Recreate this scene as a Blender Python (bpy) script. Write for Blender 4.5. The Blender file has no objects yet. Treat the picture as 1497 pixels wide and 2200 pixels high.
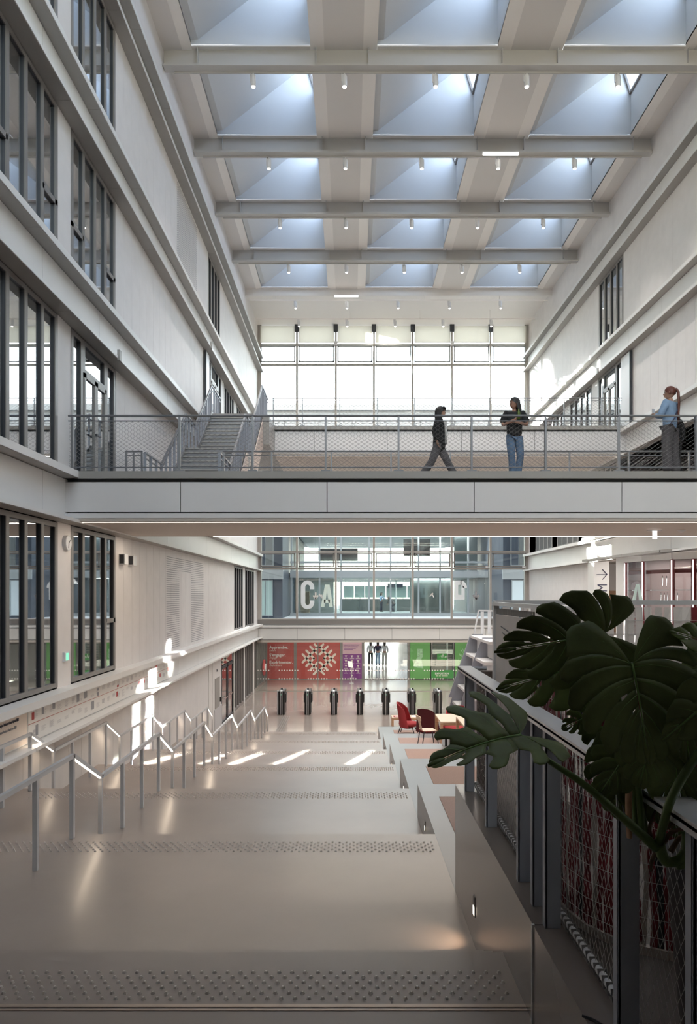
import bpy, bmesh, math, random
from mathutils import Vector, Matrix
random.seed(7)
R = math.radians
S = bpy.context.scene
COL = S.collection

# ------------------------------------------------------------------ camera
# level one-point view down the hall; Z=0 is the eye level, +Y runs down the hall
F = 1500.0
cam_d = bpy.data.cameras.new('camera'); cam = bpy.data.objects.new('camera', cam_d); COL.objects.link(cam)
cam.location = (0, 0, 0); cam.rotation_euler = (R(90), 0, 0)
cam_d.sensor_fit = 'VERTICAL'; cam_d.sensor_height = 36.0; cam_d.sensor_width = 36.0
cam_d.lens = 36.0 * F / 2200.0
cam_d.shift_y = 176.0 / 2200.0; cam_d.shift_x = -3.5 / 2200.0
cam_d.clip_start = 0.05; cam_d.clip_end = 500
S.camera = cam
# ------------------------------------------------------------------ world, sun, large lights, exposure
W = bpy.data.worlds.new('sky'); S.world = W; W.use_nodes = True
nt = W.node_tree; nt.nodes.clear()
sky = nt.nodes.new('ShaderNodeTexSky'); sky.sky_type = 'NISHITA'; sky.sun_disc = False
sky.sun_elevation = R(42); sky.sun_rotation = R(215); sky.air_density = 1.0; sky.dust_density = 0.6
bg = nt.nodes.new('ShaderNodeBackground'); bg.inputs['Strength'].default_value = 1.1
wo = nt.nodes.new('ShaderNodeOutputWorld')
hs = nt.nodes.new('ShaderNodeHueSaturation'); hs.inputs['Saturation'].default_value = .45; nt.links.new(sky.outputs[0], hs.inputs['Color']); wt = nt.nodes.new('ShaderNodeMixRGB'); wt.blend_type = 'MULTIPLY'; wt.inputs[0].default_value = 1; wt.inputs[2].default_value = (1.0, .93, .84, 1); nt.links.new(hs.outputs[0], wt.inputs[1]); nt.links.new(wt.outputs[0], bg.inputs[0]); nt.links.new(bg.outputs[0], wo.inputs[0])
sun_d = bpy.data.lights.new('sun', 'SUN'); sun = bpy.data.objects.new('sun', sun_d); COL.objects.link(sun)
sun_d.energy = 5.5; sun_d.angle = R(0.6); sun_d.color = (1, .96, .9)
sun.rotation_euler = (R(50), 0, R(-52))          # high sun behind the viewer's left: lights the facade across the court
def spot(name, loc, target, energy, angle, color=(1, .95, .88), size=.25, blend=.15):
    d = bpy.data.lights.new(name, 'SPOT'); o = bpy.data.objects.new(name, d); COL.objects.link(o)
    o.location = loc; d.energy = energy; d.spot_size = R(angle); d.spot_blend = blend; d.color = color; d.shadow_soft_size = size
    o.rotation_euler = (Vector(target) - Vector(loc)).to_track_quat('-Z', 'Y').to_euler()
    return o
def area(name, loc, rot, sx, sy, energy, color=(1, 1, 1), portal=False, spread=180):
    d = bpy.data.lights.new(name, 'AREA'); o = bpy.data.objects.new(name, d); COL.objects.link(o)
    d.shape = 'RECTANGLE'; d.size = sx; d.size_y = sy; d.energy = energy; d.color = color; d.spread = R(spread)
    o.location = loc; o.rotation_euler = rot
    if portal: d.cycles.is_portal = True
    return o
area('portal_end', (2.6, 42.9, 7.4), (R(-90), 0, 0), 16.4, 17.8, 1, portal=True)
# narrow added lamps standing in for sun reflected by panes across the court
def glint(target, az, el, w, h, energy, dist=34, spread=.6):
    t = Vector(target); d = Vector((math.sin(R(az)) * math.cos(R(el)), math.cos(R(az)) * math.cos(R(el)), math.sin(R(el))))
    o = area('glint_lamp', t + d * dist, (0, 0, 0), w, h, energy, (1, .96, .90), spread=spread)
    o.rotation_euler = (-d).to_track_quat('-Z', 'Y').to_euler()
for g in [
        ((-5.6, 18.3, -3.3), 28, 17, .09, 1.7, 18), ((-5.6, 19.5, -3.05), 28, 17, .16, 2.2, 46), ((-5.6, 20.3, -2.6), 28, 17, .06, 2.0, 12), ((-5.6, 21.5, -2.0), 28, 17, .13, .9, 11), ((-5.3, 17.2, -4.3), 28, 17, .2, .9, 18),
        ((-3.9, 17.3, -4.2), 24, 17, .10, 1.0, 13, 30, .5), ((-2.9, 17.6, -4.2), 24, 17, .16, .9, 22, 30, .5), ((-1.7, 17.9, -4.2), 24, 17, .12, .8, 17, 30, .5), ((-.8, 18.2, -4.2), 21, 17, .20, .6, 22, 30, .5), ((.3, 18.3, -4.2), 21, 17, .10, .5, 10, 30, .5), ((-3.2, 21.5, -4.7), 28, 17, .2, .8, 40, 34, .5), ((-1.4, 21.8, -4.7), 28, 17, .12, .7, 24, 34, .5),
        ((10.7, 39.6, 11.2), -38, 22, 1.6, 2.6, 2400, 34, 2.5), ((10.7, 37.4, 10.0), -38, 22, 1.3, 2.2, 1500, 34, 1.5), ((10.7, 34.0, 9.9), -38, 20, 2.2, 1.0, 1300, 34, .8), ((10.7, 31.0, 9.9), -38, 20, 1.4, .8, 420, 34, .8),
        ((10.5, 30.8, 2.2), -38, 20, 1.3, 1.3, 700), ((10.5, 28.6, 2.0), -38, 20, .9, .9, 320)]: glint(*g)
# blue area lamps added outside each rooflight to boost the daylight
for bx in (-1.36, 4.23, 9.82):
    for k in range(9):
        o = area('rooflight_fill', (bx + .62, 20.95 + 4.06 * (k - 5) + 2.03, 18.95), (0, 0, 0), 3.6, .8, 15, (.24, .54, 1.0), spread=150)
        o.rotation_euler = Vector((-.62, 0, -.78)).to_track_quat('-Z', 'Y').to_euler()
# the LED lines along the soffits of the two footbridges
for yy, e in ((13.8, 60), (17.0, 90)): area('soffit_led', (2.6, yy, 1.39), (0, 0, 0), 15.5, .05, e, (1, .84, .68))
for yy in (27.4, 30.7): area('soffit_led', (3.9, yy, 5.39), (0, 0, 0), 13, .05, 120, (1, .84, .68))
area('hall_fill', (2.6, 41.9, -2.96), (0, 0, 0), 15, .1, 160, (1, .86, .74))  # unseen strip added under the end slab to brighten the lower hall
area('cloakroom_fill', (13.5, 25, 1.3), (0, 0, 0), 4, 2.5, 120, (1, .94, .9)); area('recess_fill', (11.6, 28.7, 1.36), (R(25), 0, 0), 1.2, 2.5, 60, (1, .93, .86))  # unseen fill lamps added to lift the dark cloakroom and recess
# unseen lamps added to brighten the ground floor passage behind the glass screen
for yy, e in ((43.4, 420), (49.5, 260), (56, 200), (64, 220), (76, 300)): area('passage_fill', (2.6, yy, -2.84), (R(40) if yy < 50 else 0, 0, 0), 15, .5, e, (1, .95, .9) if yy < 48 else (.82, .91, 1))
for yy in (56.0, 62.0, 69.0): area('far_hall_fill', (3, yy, 1.25), (0, 0, 0), 13, .5, 380, (.93, 1, .97)); area('far_hall_fill', (3, yy, 4.9), (0, 0, 0), 13, .5, 250, (.95, 1, 1))  # fill lamps added inside the glazed hall, which gets too little sky light
S.view_settings.view_transform = 'Standard'; S.view_settings.look = 'None'
S.view_settings.gamma = 1.0; S.view_settings.use_curve_mapping = False
S.view_settings.exposure = 0.80
cy = S.cycles
cy.use_denoising = True; cy.max_bounces = 10; cy.diffuse_bounces = 4; cy.adaptive_threshold = 0.02; cy.glossy_bounces = 4
cy.transmission_bounces = 6; cy.transparent_max_bounces = 24; cy.caustics_reflective = False; cy.caustics_refractive = False
cy.sample_clamp_indirect = 6.0

# ------------------------------------------------------------------ materials (procedural)
def mat(name, col, rough=.6, metal=0., bump=0., bscale=40., var=0., vscale=3., emit=None, estr=0., spec=None, stretch=None, coat=0.):
    m = bpy.data.materials.new(name); m.use_nodes = True
    n = m.node_tree; b = n.nodes['Principled BSDF']
    b.inputs['Base Color'].default_value = (*col, 1); b.inputs['Roughness'].default_value = rough
    b.inputs['Metallic'].default_value = metal
    if spec is not None: b.inputs['Specular IOR Level'].default_value = spec
    if coat: b.inputs['Coat Weight'].default_value = coat; b.inputs['Coat Roughness'].default_value = .20
    tc = None
    if var or bump:
        tc = n.nodes.new('ShaderNodeTexCoord'); mp = n.nodes.new('ShaderNodeMapping')
        n.links.new(tc.outputs['Object'], mp.inputs[0])
        if stretch: mp.inputs['Scale'].default_value = stretch
    if var:
        t = n.nodes.new('ShaderNodeTexNoise'); t.inputs['Scale'].default_value = vscale; t.inputs['Detail'].default_value = 6
        n.links.new(mp.outputs[0], t.inputs['Vector'])
        r = n.nodes.new('ShaderNodeValToRGB'); n.links.new(t.outputs['Fac'], r.inputs[0])
        r.color_ramp.elements[0].position = .3; r.color_ramp.elements[1].position = .7
        r.color_ramp.elements[0].color = (*[max(0, c * (1 - var)) for c in col], 1)
        r.color_ramp.elements[1].color = (*[min(1, c * (1 + var)) for c in col], 1)
        n.links.new(r.outputs[0], b.inputs['Base Color'])
    if bump:
        t2 = n.nodes.new('ShaderNodeTexNoise'); t2.inputs['Scale'].default_value = bscale; t2.inputs['Detail'].default_value = 4
        n.links.new(mp.outputs[0], t2.inputs['Vector'])
        bp = n.nodes.new('ShaderNodeBump'); bp.inputs['Strength'].default_value = bump; bp.inputs['Distance'].default_value = .01
        n.links.new(t2.outputs['Fac'], bp.inputs['Height']); n.links.new(bp.outputs[0], b.inputs['Normal'])
    if emit:
        b.inputs['Emission Color'].default_value = (*emit, 1); b.inputs['Emission Strength'].default_value = estr
    return m
def glass(name, tint=(.93, .97, .96), base=.05, extra=0.0):
    m = bpy.data.materials.new(name); m.use_nodes = True
    n = m.node_tree; n.nodes.clear()
    o = n.nodes.new('ShaderNodeOutputMaterial'); mx = n.nodes.new('ShaderNodeMixShader')
    tr = n.nodes.new('ShaderNodeBsdfTransparent'); tr.inputs[0].default_value = (*tint, 1)
    gl = n.nodes.new('ShaderNodeBsdfGlossy'); gl.inputs['Roughness'].default_value = .015; gl.inputs[0].default_value = (.95, .97, 1, 1)
    lw = n.nodes.new('ShaderNodeLayerWeight'); lw.inputs[0].default_value = .5
    pw = n.nodes.new('ShaderNodeMath'); pw.operation = 'POWER'; pw.inputs[1].default_value = 4.0
    ad = n.nodes.new('ShaderNodeMath'); ad.operation = 'MULTIPLY_ADD'; ad.use_clamp = True; ad.inputs[1].default_value = 1 - base - extra; ad.inputs[2].default_value = base + extra
    n.links.new(lw.outputs['Facing'], pw.inputs[0]); n.links.new(pw.outputs[0], ad.inputs[0]); n.links.new(ad.outputs[0], mx.inputs[0])
    n.links.new(tr.outputs[0], mx.inputs[1]); n.links.new(gl.outputs[0], mx.inputs[2]); n.links.new(mx.outputs[0], o.inputs[0])
    return m
def emis(name, col, st):
    m = bpy.data.materials.new(name); m.use_nodes = True
    n = m.node_tree; n.nodes.clear()
    o = n.nodes.new('ShaderNodeOutputMaterial'); e = n.nodes.new('ShaderNodeEmission')
    e.inputs[0].default_value = (*col, 1); e.inputs[1].default_value = st; n.links.new(e.outputs[0], o.inputs[0])
    return m
M = dict(
    wall=mat('wall_cladding', (.76, .73, .715), .55, var=.03, vscale=2.5),
    wallback=mat('joint_shadow', (.10, .10, .10), .8),
    flange=mat('steel_and_flange_shade', (.33, .315, .295), .45, var=.05, vscale=1.2),  # grey steel; on the slab bands its darkness stands for underside shade
    fascia=mat('fascia_panel', (.72, .70, .70), .42, var=.02, vscale=1.0),
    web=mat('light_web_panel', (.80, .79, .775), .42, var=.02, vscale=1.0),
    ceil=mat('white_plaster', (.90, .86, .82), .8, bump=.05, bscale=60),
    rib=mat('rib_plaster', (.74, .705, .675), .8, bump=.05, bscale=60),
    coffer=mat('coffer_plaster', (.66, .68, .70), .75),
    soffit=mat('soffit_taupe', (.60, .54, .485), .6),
    beam=mat('beam_paint', (.50, .485, .465), .5),
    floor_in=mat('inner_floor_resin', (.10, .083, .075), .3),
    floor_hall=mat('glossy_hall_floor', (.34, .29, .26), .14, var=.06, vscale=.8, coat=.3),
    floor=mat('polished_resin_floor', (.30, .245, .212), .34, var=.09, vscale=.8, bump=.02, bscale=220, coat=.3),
    stone=mat('cheek_stone', (.17, .142, .128), .24, var=.06, vscale=.7, coat=.3),
    platform=mat('bench_concrete', (.235, .225, .22), .28, var=.04, vscale=1),
    carpet=mat('pink_carpet', (.40, .28, .24), .95, bump=.5, bscale=400, var=.08, vscale=60),
    endframe=mat('end_wall_frame', (.40, .375, .345), .4),
    frame=mat('taupe_frame', (.22, .205, .195), .4),
    dark=mat('dark_reveal', (.035, .038, .046), .45),
    room=mat('unlit_room', (.30, .31, .32), .9),
    roomlight=mat('room_ceiling', (.35, .36, .36), .9),
    steel=mat('galvanised_grey', (.26, .265, .28), .38, metal=.55),
    steel2=mat('grey_painted_steel', (.33, .35, .40), .42),
    steel_lt=mat('brushed_steel', (.60, .60, .615), .36, metal=.3),
    tread=mat('steel_tread', (.36, .34, .32), .55, var=.1, vscale=6),
    ply=mat('taupe_side_sheet', (.50, .41, .36), .6),
    white=mat('white_enamel', (.74, .74, .75), .4),
    cable=mat('net_cable', (.25, .24, .235), .4, metal=.6),
    cable_lt=mat('net_cord', (.34, .32, .30), .5),
    black=mat('black_lacquer', (.012, .012, .014), .3),
    blackm=mat('black_matt', (.02, .02, .022), .7),
    stud=mat('stud_steel', (.55, .50, .46), .35, metal=.35),
    brass=mat('bronze_strip', (.52, .42, .34), .35, metal=.7),
    red=mat('poster_red', (.46, .075, .062), .5),
    white_ink=mat('white_ink', (.82, .80, .77), .6),
    cream=mat('cream_ink', (.80, .70, .62), .6),
    purple=mat('poster_purple', (.20, .035, .22), .5),
    pink=mat('poster_pink', (.62, .40, .46), .5),
    green=mat('poster_green', (.13, .37, .10), .5),
    green_d=mat('label_green', (.04, .28, .05), .5),
    green_l=mat('dress_print', (.34, .56, .34), .6, var=.35, vscale=9),
    ink=mat('dark_ink', (.05, .05, .07), .6),
    ink_b=mat('blue_black_ink', (.06, .06, .11), .6),
    ink_g=mat('grey_ink', (.33, .33, .35), .7),
    ink_m=mat('fine_print', (.52, .50, .51), .7),
    ink_r=mat('red_ink', (.45, .06, .06), .6),
    mint=mat('mint_vinyl', (.72, .86, .80), .6),
    ltblue=mat('pale_blue_vinyl', (.82, .88, .92), .6),
    wood=mat('oak', (.50, .30, .18), .45, var=.18, vscale=4, stretch=(1, 12, 12)),
    wood_lt=mat('pale_oak', (.66, .50, .37), .45, var=.12, vscale=4, stretch=(1, 12, 12)),
    fab_red=mat('red_wool', (.36, .036, .042), .9, bump=.3, bscale=300),
    fab_dark=mat('maroon_wool', (.10, .014, .02), .9, bump=.3, bscale=300),
    strap_p=mat('pale_strap', (.68, .62, .59), .6), strap_r=mat('red_strap', (.15, .008, .014), .55, var=.3, vscale=6),
    strap_w=mat('beige_strap', (.36, .31, .27), .6, var=.15, vscale=6),
    panel=mat('perforated_grey_sheet', (.60, .55, .52), .5, bump=.25, bscale=160, var=.05, vscale=3),
    leaf=mat('monstera_leaf', (.105, .135, .042), .5, spec=.3, var=.35, vscale=7, bump=.15, bscale=25),
    leaf_l=mat('young_leaf', (.10, .15, .025), .4, var=.2, vscale=6),
    vein=mat('leaf_rib', (.13, .24, .05), .5),
    stem=mat('petiole_green', (.075, .12, .025), .45, var=.2, vscale=8),
    sheath=mat('dry_sheath', (.42, .25, .15), .8, var=.3, vscale=12),
    bark=mat('aerial_root', (.12, .07, .045), .9, var=.4, vscale=18, bump=.5, bscale=50),
    pot=mat('dark_planter', (.035, .028, .026), .7, var=.3, vscale=8),
    skin=mat('skin', (.42, .24, .17), .55), skin2=mat('skin_tan', (.36, .19, .13), .55),
    hair_b=mat('black_hair', (.018, .014, .013), .5), hair_r=mat('auburn_hair', (.13, .035, .022), .5),
    denim=mat('blue_denim', (.12, .19, .30), .8, var=.25, vscale=9), denim_l=mat('pale_denim', (.30, .42, .56), .8, var=.2, vscale=9),
    grey_c=mat('grey_trouser_cloth', (.115, .105, .11), .85, var=.12, vscale=20), black_c=mat('black_cloth', (.012, .012, .013), .85),
    blue_c=mat('light_blue_cotton', (.25, .36, .52), .85, var=.1, vscale=8), white_c=mat('white_cotton', (.62, .60, .58), .85),
    beige_c=mat('beige_cloth', (.50, .46, .40), .85), navy_c=mat('navy_cloth', (.025, .03, .06), .85),
    glass=glass('clear_glass'), gtint=glass('green_tint_glass', (.84, .88, .88), .05, .04),
    gwin=glass('dark_window_glass', (.62, .68, .70), .05, .42), gsky=glass('rooflight_glass', (.9, .95, 1.0)),
    glow=emis('warm_led', (1, .90, .78), 2.2), glow2=emis('linear_lamp', (1, .95, .88), 2.5), lens=emis('spot_lens', (1, .95, .88), 3.0),
    dim_lamp=emis('step_lamp_glow', (1, .83, .62), 3.0), ledw=emis('rail_led', (1, .87, .72), 3.0),
    court=mat('court_paving', (.78, .78, .77), .8, var=.05, vscale=.5), bwhite=mat('white_render', (.17, .172, .18), .7),
    bgrey=mat('pale_concrete', (.45, .47, .48), .7, var=.08, vscale=.6), bblue=mat('slate_blue_cladding', (.055, .07, .10), .6),
    bband=mat('shaded_band', (.50, .51, .52), .7),
    bband2=mat('distant_grey_band', (.085, .095, .11), .7),
    bframe=mat('white_mullion', (.46, .48, .50), .5), frost=mat('frosted_panel', (.5, .62, .60), .5), bdark=mat('far_interior', (.2, .21, .21), .8),
    brown=mat('brown_sheet', (.22, .15, .15), .6), blind=mat('roller_blind_cloth', (.80, .77, .72), .9),
    redframe=mat('oxblood_frame', (.16, .018, .02), .45), chrome=mat('chrome', (.7, .7, .72), .15, metal=1.0), led_w=emis('tube_light', (1, .93, .9), 1.3),
    sign_g=emis('exit_sign_green', (.25, .75, .5), .8), soil=mat('potting_soil', (.03, .02, .015), .95, bump=.6, bscale=60),
)
# blinds let some daylight through
_b = M['blind'].node_tree; _p = _b.nodes['Principled BSDF']; _t = _b.nodes.new('ShaderNodeBsdfTranslucent'); _t.inputs[0].default_value = (.85, .82, .76, 1)
_x = _b.nodes.new('ShaderNodeMixShader'); _x.inputs[0].default_value = .6
_b.links.new(_p.outputs[0], _x.inputs[1]); _b.links.new(_t.outputs[0], _x.inputs[2]); _b.links.new(_x.outputs[0], _b.nodes['Material Output'].inputs[0])

# ------------------------------------------------------------------ mesh builder
class MB:
    def __init__(s): s.v = []; s.f = []; s.m = []; s.sm = []; s.cur = 0; s.smooth = False
    def add(s, vs, fs):
        b = len(s.v); s.v += [tuple(p) for p in vs]
        for f in fs: s.f.append([b + i for i in f]); s.m.append(s.cur); s.sm.append(s.smooth)
        return s
    def box(s, x0, x1, y0, y1, z0, z1):
        if x0 > x1: x0, x1 = x1, x0
        if y0 > y1: y0, y1 = y1, y0
        if z0 > z1: z0, z1 = z1, z0
        return s.add([(x0, y0, z0), (x1, y0, z0), (x1, y1, z0), (x0, y1, z0), (x0, y0, z1), (x1, y0, z1), (x1, y1, z1), (x0, y1, z1)],
                     [(0, 3, 2, 1), (4, 5, 6, 7), (0, 1, 5, 4), (1, 2, 6, 5), (2, 3, 7, 6), (3, 0, 4, 7)])
    def quad(s, a, b, c, d): return s.add([a, b, c, d], [(0, 1, 2, 3)])
    def prism(s, pts, off):
        n = len(pts); o = Vector(off); P = [Vector(p) for p in pts]
        return s.add(P + [p + o for p in P], [tuple(range(n))[::-1], tuple(range(n, 2 * n))] + [(i, (i + 1) % n, n + (i + 1) % n, n + i) for i in range(n)])
    def bar(s, a, b, w, h=None, n=4, cap=True, w2=None):
        a, b = Vector(a), Vector(b); d = b - a
        if d.length < 1e-7: return s
        d.normalize(); up = Vector((0, 0, 1)) if abs(d.z) < .93 else Vector((0, 1, 0))
        x = d.cross(up).normalized(); y = x.cross(d).normalized(); h = h if h is not None else w
        k = 1 if w2 is None else w2 / w
        if n == 4: c = [(-.5, -.5), (.5, -.5), (.5, .5), (-.5, .5)]
        else: c = [(.5 * math.cos(2 * math.pi * i / n), .5 * math.sin(2 * math.pi * i / n)) for i in range(n)]
        vs = [a + x * (p * w) + y * (q * h) for p, q in c] + [b + x * (p * w * k) + y * (q * h * k) for p, q in c]
        fs = [(i, (i + 1) % n, n + (i + 1) % n, n + i) for i in range(n)]
        if cap: fs += [tuple(range(n))[::-1], tuple(range(n, 2 * n))]
        return s.add(vs, fs)
    def tube(s, pts, r, n=8, r2=None):
        P = [Vector(p) for p in pts]; k = len(P); rs = [r + ((r2 if r2 is not None else r) - r) * i / (k - 1) for i in range(k)]
        vs = []; px = None
        for i, p in enumerate(P):
            d = (P[min(i + 1, k - 1)] - P[max(i - 1, 0)]).normalized()
            if px is None:
                up = Vector((0, 0, 1)) if abs(d.z) < .9 else Vector((0, 1, 0)); px = d.cross(up).normalized()
            else: px = (px - d * px.dot(d)).normalized()
            py = d.cross(px)
            vs += [p + (px * math.cos(2 * math.pi * j / n) + py * math.sin(2 * math.pi * j / n)) * rs[i] for j in range(n)]
        fs = [(i * n + j, i * n + (j + 1) % n, (i + 1) * n + (j + 1) % n, (i + 1) * n + j) for i in range(k - 1) for j in range(n)]
        fs += [tuple(range(n))[::-1], tuple(range((k - 1) * n, k * n))]
        return s.add(vs, fs)
    def lathe(s, c, prof, n=16, sx=1, sy=1):
        c = Vector(c); vs = [c + Vector((r * sx * math.cos(2 * math.pi * j / n), r * sy * math.sin(2 * math.pi * j / n), z)) for r, z in prof for j in range(n)]
        k = len(prof)
        fs = [(i * n + j, i * n + (j + 1) % n, (i + 1) * n + (j + 1) % n, (i + 1) * n + j) for i in range(k - 1) for j in range(n)]
        fs += [tuple(range(n))[::-1], tuple(range((k - 1) * n, k * n))]
        return s.add(vs, fs)
    def ball(s, c, rx, ry, rz, nu=14, nv=9):
        return s.lathe(c, [(0.001 if i in (0, nv) else math.sin(math.pi * i / nv), -math.cos(math.pi * i / nv) * rz) for i in range(nv + 1)], nu, rx, ry)
    def use(s, i): s.cur = i; return s
    def obj(s, name, mats, parent=None, bevel=0):
        me = bpy.data.meshes.new(name); me.from_pydata(s.v, [], s.f)
        for m in (mats if isinstance(mats, (list, tuple)) else [mats]): me.materials.append(M[m] if isinstance(m, str) else m)
        me.polygons.foreach_set('material_index', s.m); me.polygons.foreach_set('use_smooth', s.sm); me.update()
        o = bpy.data.objects.new(name, me); COL.objects.link(o)
        if parent is not None: o.parent = parent; o.matrix_parent_inverse = Matrix.Translation(-parent.location) if not parent.get('local') else Matrix()
        if bevel:
            b = o.modifiers.new('bevel', 'BEVEL'); b.width = bevel; b.segments = 2; b.limit_method = 'ANGLE'
        return o
def tag(o, label=None, cat=None, group=None, kind=None):
    if label: o['label'] = label
    if cat: o['category'] = cat
    if group: o['group'] = group
    if kind: o['kind'] = kind
    return o
def empty(name, loc=(0, 0, 0), label=None, cat=None, group=None, kind=None, local=False, rz=0.):
    """an Empty at the thing's base. Children are given in world coordinates unless local."""
    o = bpy.data.objects.new(name, None); COL.objects.link(o); o.location = loc; o.empty_display_size = .2
    if rz: o.rotation_euler = (0, 0, rz)
    if local: o['local'] = 1
    return tag(o, label, cat, group, kind)
def copy_tree(o, parent=None):
    c = o.copy(); COL.objects.link(c); c.parent = parent
    for ch in list(o.children): copy_tree(ch, c)
    return c
def text(name, s, loc, size, matname, parent, rot=(R(90), 0, 0), sx=1.0, align='LEFT', bold=0., depth=.004, shear=0.):
    cu = bpy.data.curves.new(name, 'FONT'); cu.body = s; cu.size = size; cu.extrude = depth; cu.align_x = align; cu.offset = bold; cu.shear = shear
    cu.resolution_u = 3
    t = bpy.data.objects.new(name, cu); COL.objects.link(t); bpy.context.view_layer.update()
    me = bpy.data.meshes.new_from_object(t.evaluated_get(bpy.context.evaluated_depsgraph_get()))
    bpy.data.objects.remove(t)
    me.transform(Matrix.Diagonal((sx, 1, 1, 1)))
    from mathutils import Euler
    me.transform(Matrix.Translation(Vector(loc)) @ Euler(rot).to_matrix().to_4x4())
    me.materials.clear(); me.materials.append(M[matname])
    o = bpy.data.objects.new(name, me); COL.objects.link(o)
    if parent is not None:
        o.parent = parent; o.matrix_parent_inverse = Matrix.Translation(-parent.location) if not parent.get('local') else Matrix()
    return o
def P(px, py, Y): return Vector(((px - 752) / F * Y, Y, (1276 - py) / F * Y))
ORD = ['first', 'second', 'third', 'fourth', 'fifth', 'sixth', 'seventh', 'eighth', 'ninth']
XL, XR = -5.6, 10.8
YB, YE = -4.0, 42.4
CEIL = 16.3
GR = -5.71
def LH(k): return -(2.35 + .48 * (k - 1))          # height of stair landing k
def LY(k): return 4.58 + 3.65 * (k - 1)             # far edge of stair landing k
# ================================================================== CEILING with coffers
ceiling = empty('ceiling', (2.6, 20, CEIL), kind='structure')
YBM = [20.95 + 4.06 * k for k in range(-5, 4)]          # beam lines
HOLES = [(-4.73, -1.19), (.81, 4.40), (6.38, 9.99)]
def bay(y0, y1, last=False):
    a, b = y0 + .15, y1 - .16
    # flat strips between and beside the openings, with sloping edge bands
    for i, (x0, x1) in enumerate([(XL, HOLES[0][0]), (HOLES[0][1], HOLES[1][0]), (HOLES[1][1], HOLES[2][0]), (HOLES[2][1], XR)]):
        m = MB(); wl = .42 if i > 0 else 0; wr = .42 if i < 3 else 0
        if i == 0: wr = .30
        if i == 3: wl = .30
        m.use(0).box(x0 + wl, x1 - wr, y0, y1, CEIL, CEIL + .05)
        m.use(1)
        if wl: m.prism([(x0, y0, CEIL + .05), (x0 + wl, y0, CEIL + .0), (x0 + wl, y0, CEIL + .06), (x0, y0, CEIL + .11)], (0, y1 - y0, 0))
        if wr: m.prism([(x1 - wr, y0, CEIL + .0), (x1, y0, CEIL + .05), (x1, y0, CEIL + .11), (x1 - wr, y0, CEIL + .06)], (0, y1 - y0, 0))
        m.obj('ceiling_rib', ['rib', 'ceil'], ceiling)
    for (x0, x1) in HOLES:
        m = MB()
        m.box(x0, x1, y0, a, CEIL, CEIL + .045); m.box(x0, x1, b, y1, CEIL, CEIL + .045)
        zr = CEIL + .2; zw = 17.8; zp = 18.85; xp = x1 - .34
        m.use(1)
        # vertical rim
        m.quad((x0, b, CEIL + .05), (x1, b, CEIL + .05), (x1, b, zr), (x0, b, zr))
        m.quad((x0, a, CEIL + .05), (x0, a, zr), (x1, a, zr), (x1, a, CEIL + .05))
        m.quad((x0, a, CEIL + .05), (x0, b, CEIL + .05), (x0, b, zr), (x0, a, zr))
        # upright far and near walls, sloping left face, upright right face
        for yy in (b, a):
            m.add([(x0, yy, zr), (x1, yy, zr), (x1, yy, zw), (xp, yy, zp), (x0 + .2, yy, zr + .01)], [(0, 1, 2, 3, 4)])
        m.quad((x0, a, zr), (x0, b, zr), (x0 + .2, b, zr + .01), (x0 + .2, a, zr + .01))
        m.quad((x0 + .2, a, zr + .01), (x0 + .2, b, zr + .01), (xp, b, zp), (xp, a, zp))
        m.quad((x1, a, CEIL + .05), (x1, a, zw), (x1, b, zw), (x1, b, CEIL + .05))
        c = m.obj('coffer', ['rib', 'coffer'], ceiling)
        MB().prism([(x1 - .01, a, zw + .02), (xp + .0, a, zp - .02), (xp + .02, a, zp - .01), (x1 + .01, a, zw + .03)], (0, b - a, 0)).obj('skylight_pane', 'gsky', c)
        fr = MB()
        for yy in (a + .04, b - .04): fr.bar((x1 - .03, yy, zw), (xp - .02, yy, zp), .07, .07)
        fr.box(x1 - .07, x1 + .02, a, b, zw - .03, zw + .05)
        fr.obj('skylight_frame', 'frame', c)
for k in range(len(YBM) - 1): bay(YBM[k], YBM[k + 1])
bay(YBM[-1], YBM[-1] + 4.2)
m = MB(); m.box(XL, XR, YB, YBM[0], CEIL, CEIL + .1)
ye = YBM[-1] + 4.2
m.box(XL, XR, ye, ye + .12, 15.95, CEIL + .1); m.box(XL, XR, ye + .1, YE + .3, CEIL - .02, CEIL + .08)
m.obj('ceiling_field', 'ceil', ceiling)
for j, yy in enumerate((37.45, 40.0)):
    MB().box(XL + .2, XR - .2, yy - .03, yy + .03, 15.72, 15.78).obj('light_track', 'ceil', ceiling)
    h = MB()
    for x in (-4, 0, 4, 8): h.bar((x, yy, 15.76), (x, yy, CEIL), .02)
    h.obj('track_hanger', 'ceil', ceiling)
near = ['frontmost', 'second', 'third', 'fourth']
bn = 0
for k, yb in enumerate(YBM):
    vis = k >= 5
    if not vis: continue
    o = empty('ceiling_beam', (2.6, yb, 15.75),
              (f'white steel roof beam spanning the hall, {near[k-5]} one counted from the top of the photo') if vis else 'white steel roof beam above and behind the photographed frame', 'beam', 'roof beams')
    m = MB(); m.box(XL + .02, XR - .02, yb - .15, yb + .15, 15.75, 15.81); m.obj('bottom_flange', 'beam', o)
    MB().box(XL + .02, XR - .02, yb - .02, yb + .02, 15.8, CEIL).obj('web', 'beam', o)
    for x in (-4.55, .55, -1.0, 4.55, 6.2, 10.1):
        MB().box(x - .01, x + .01, yb - .14, yb + .02, 15.8, CEIL).obj('stiffener', 'beam', o)
    MB().box(XL + .3, XR - .3, yb + .10, yb + .14, 15.70, 15.75).obj('lamp_track', 'beam', o)
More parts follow.
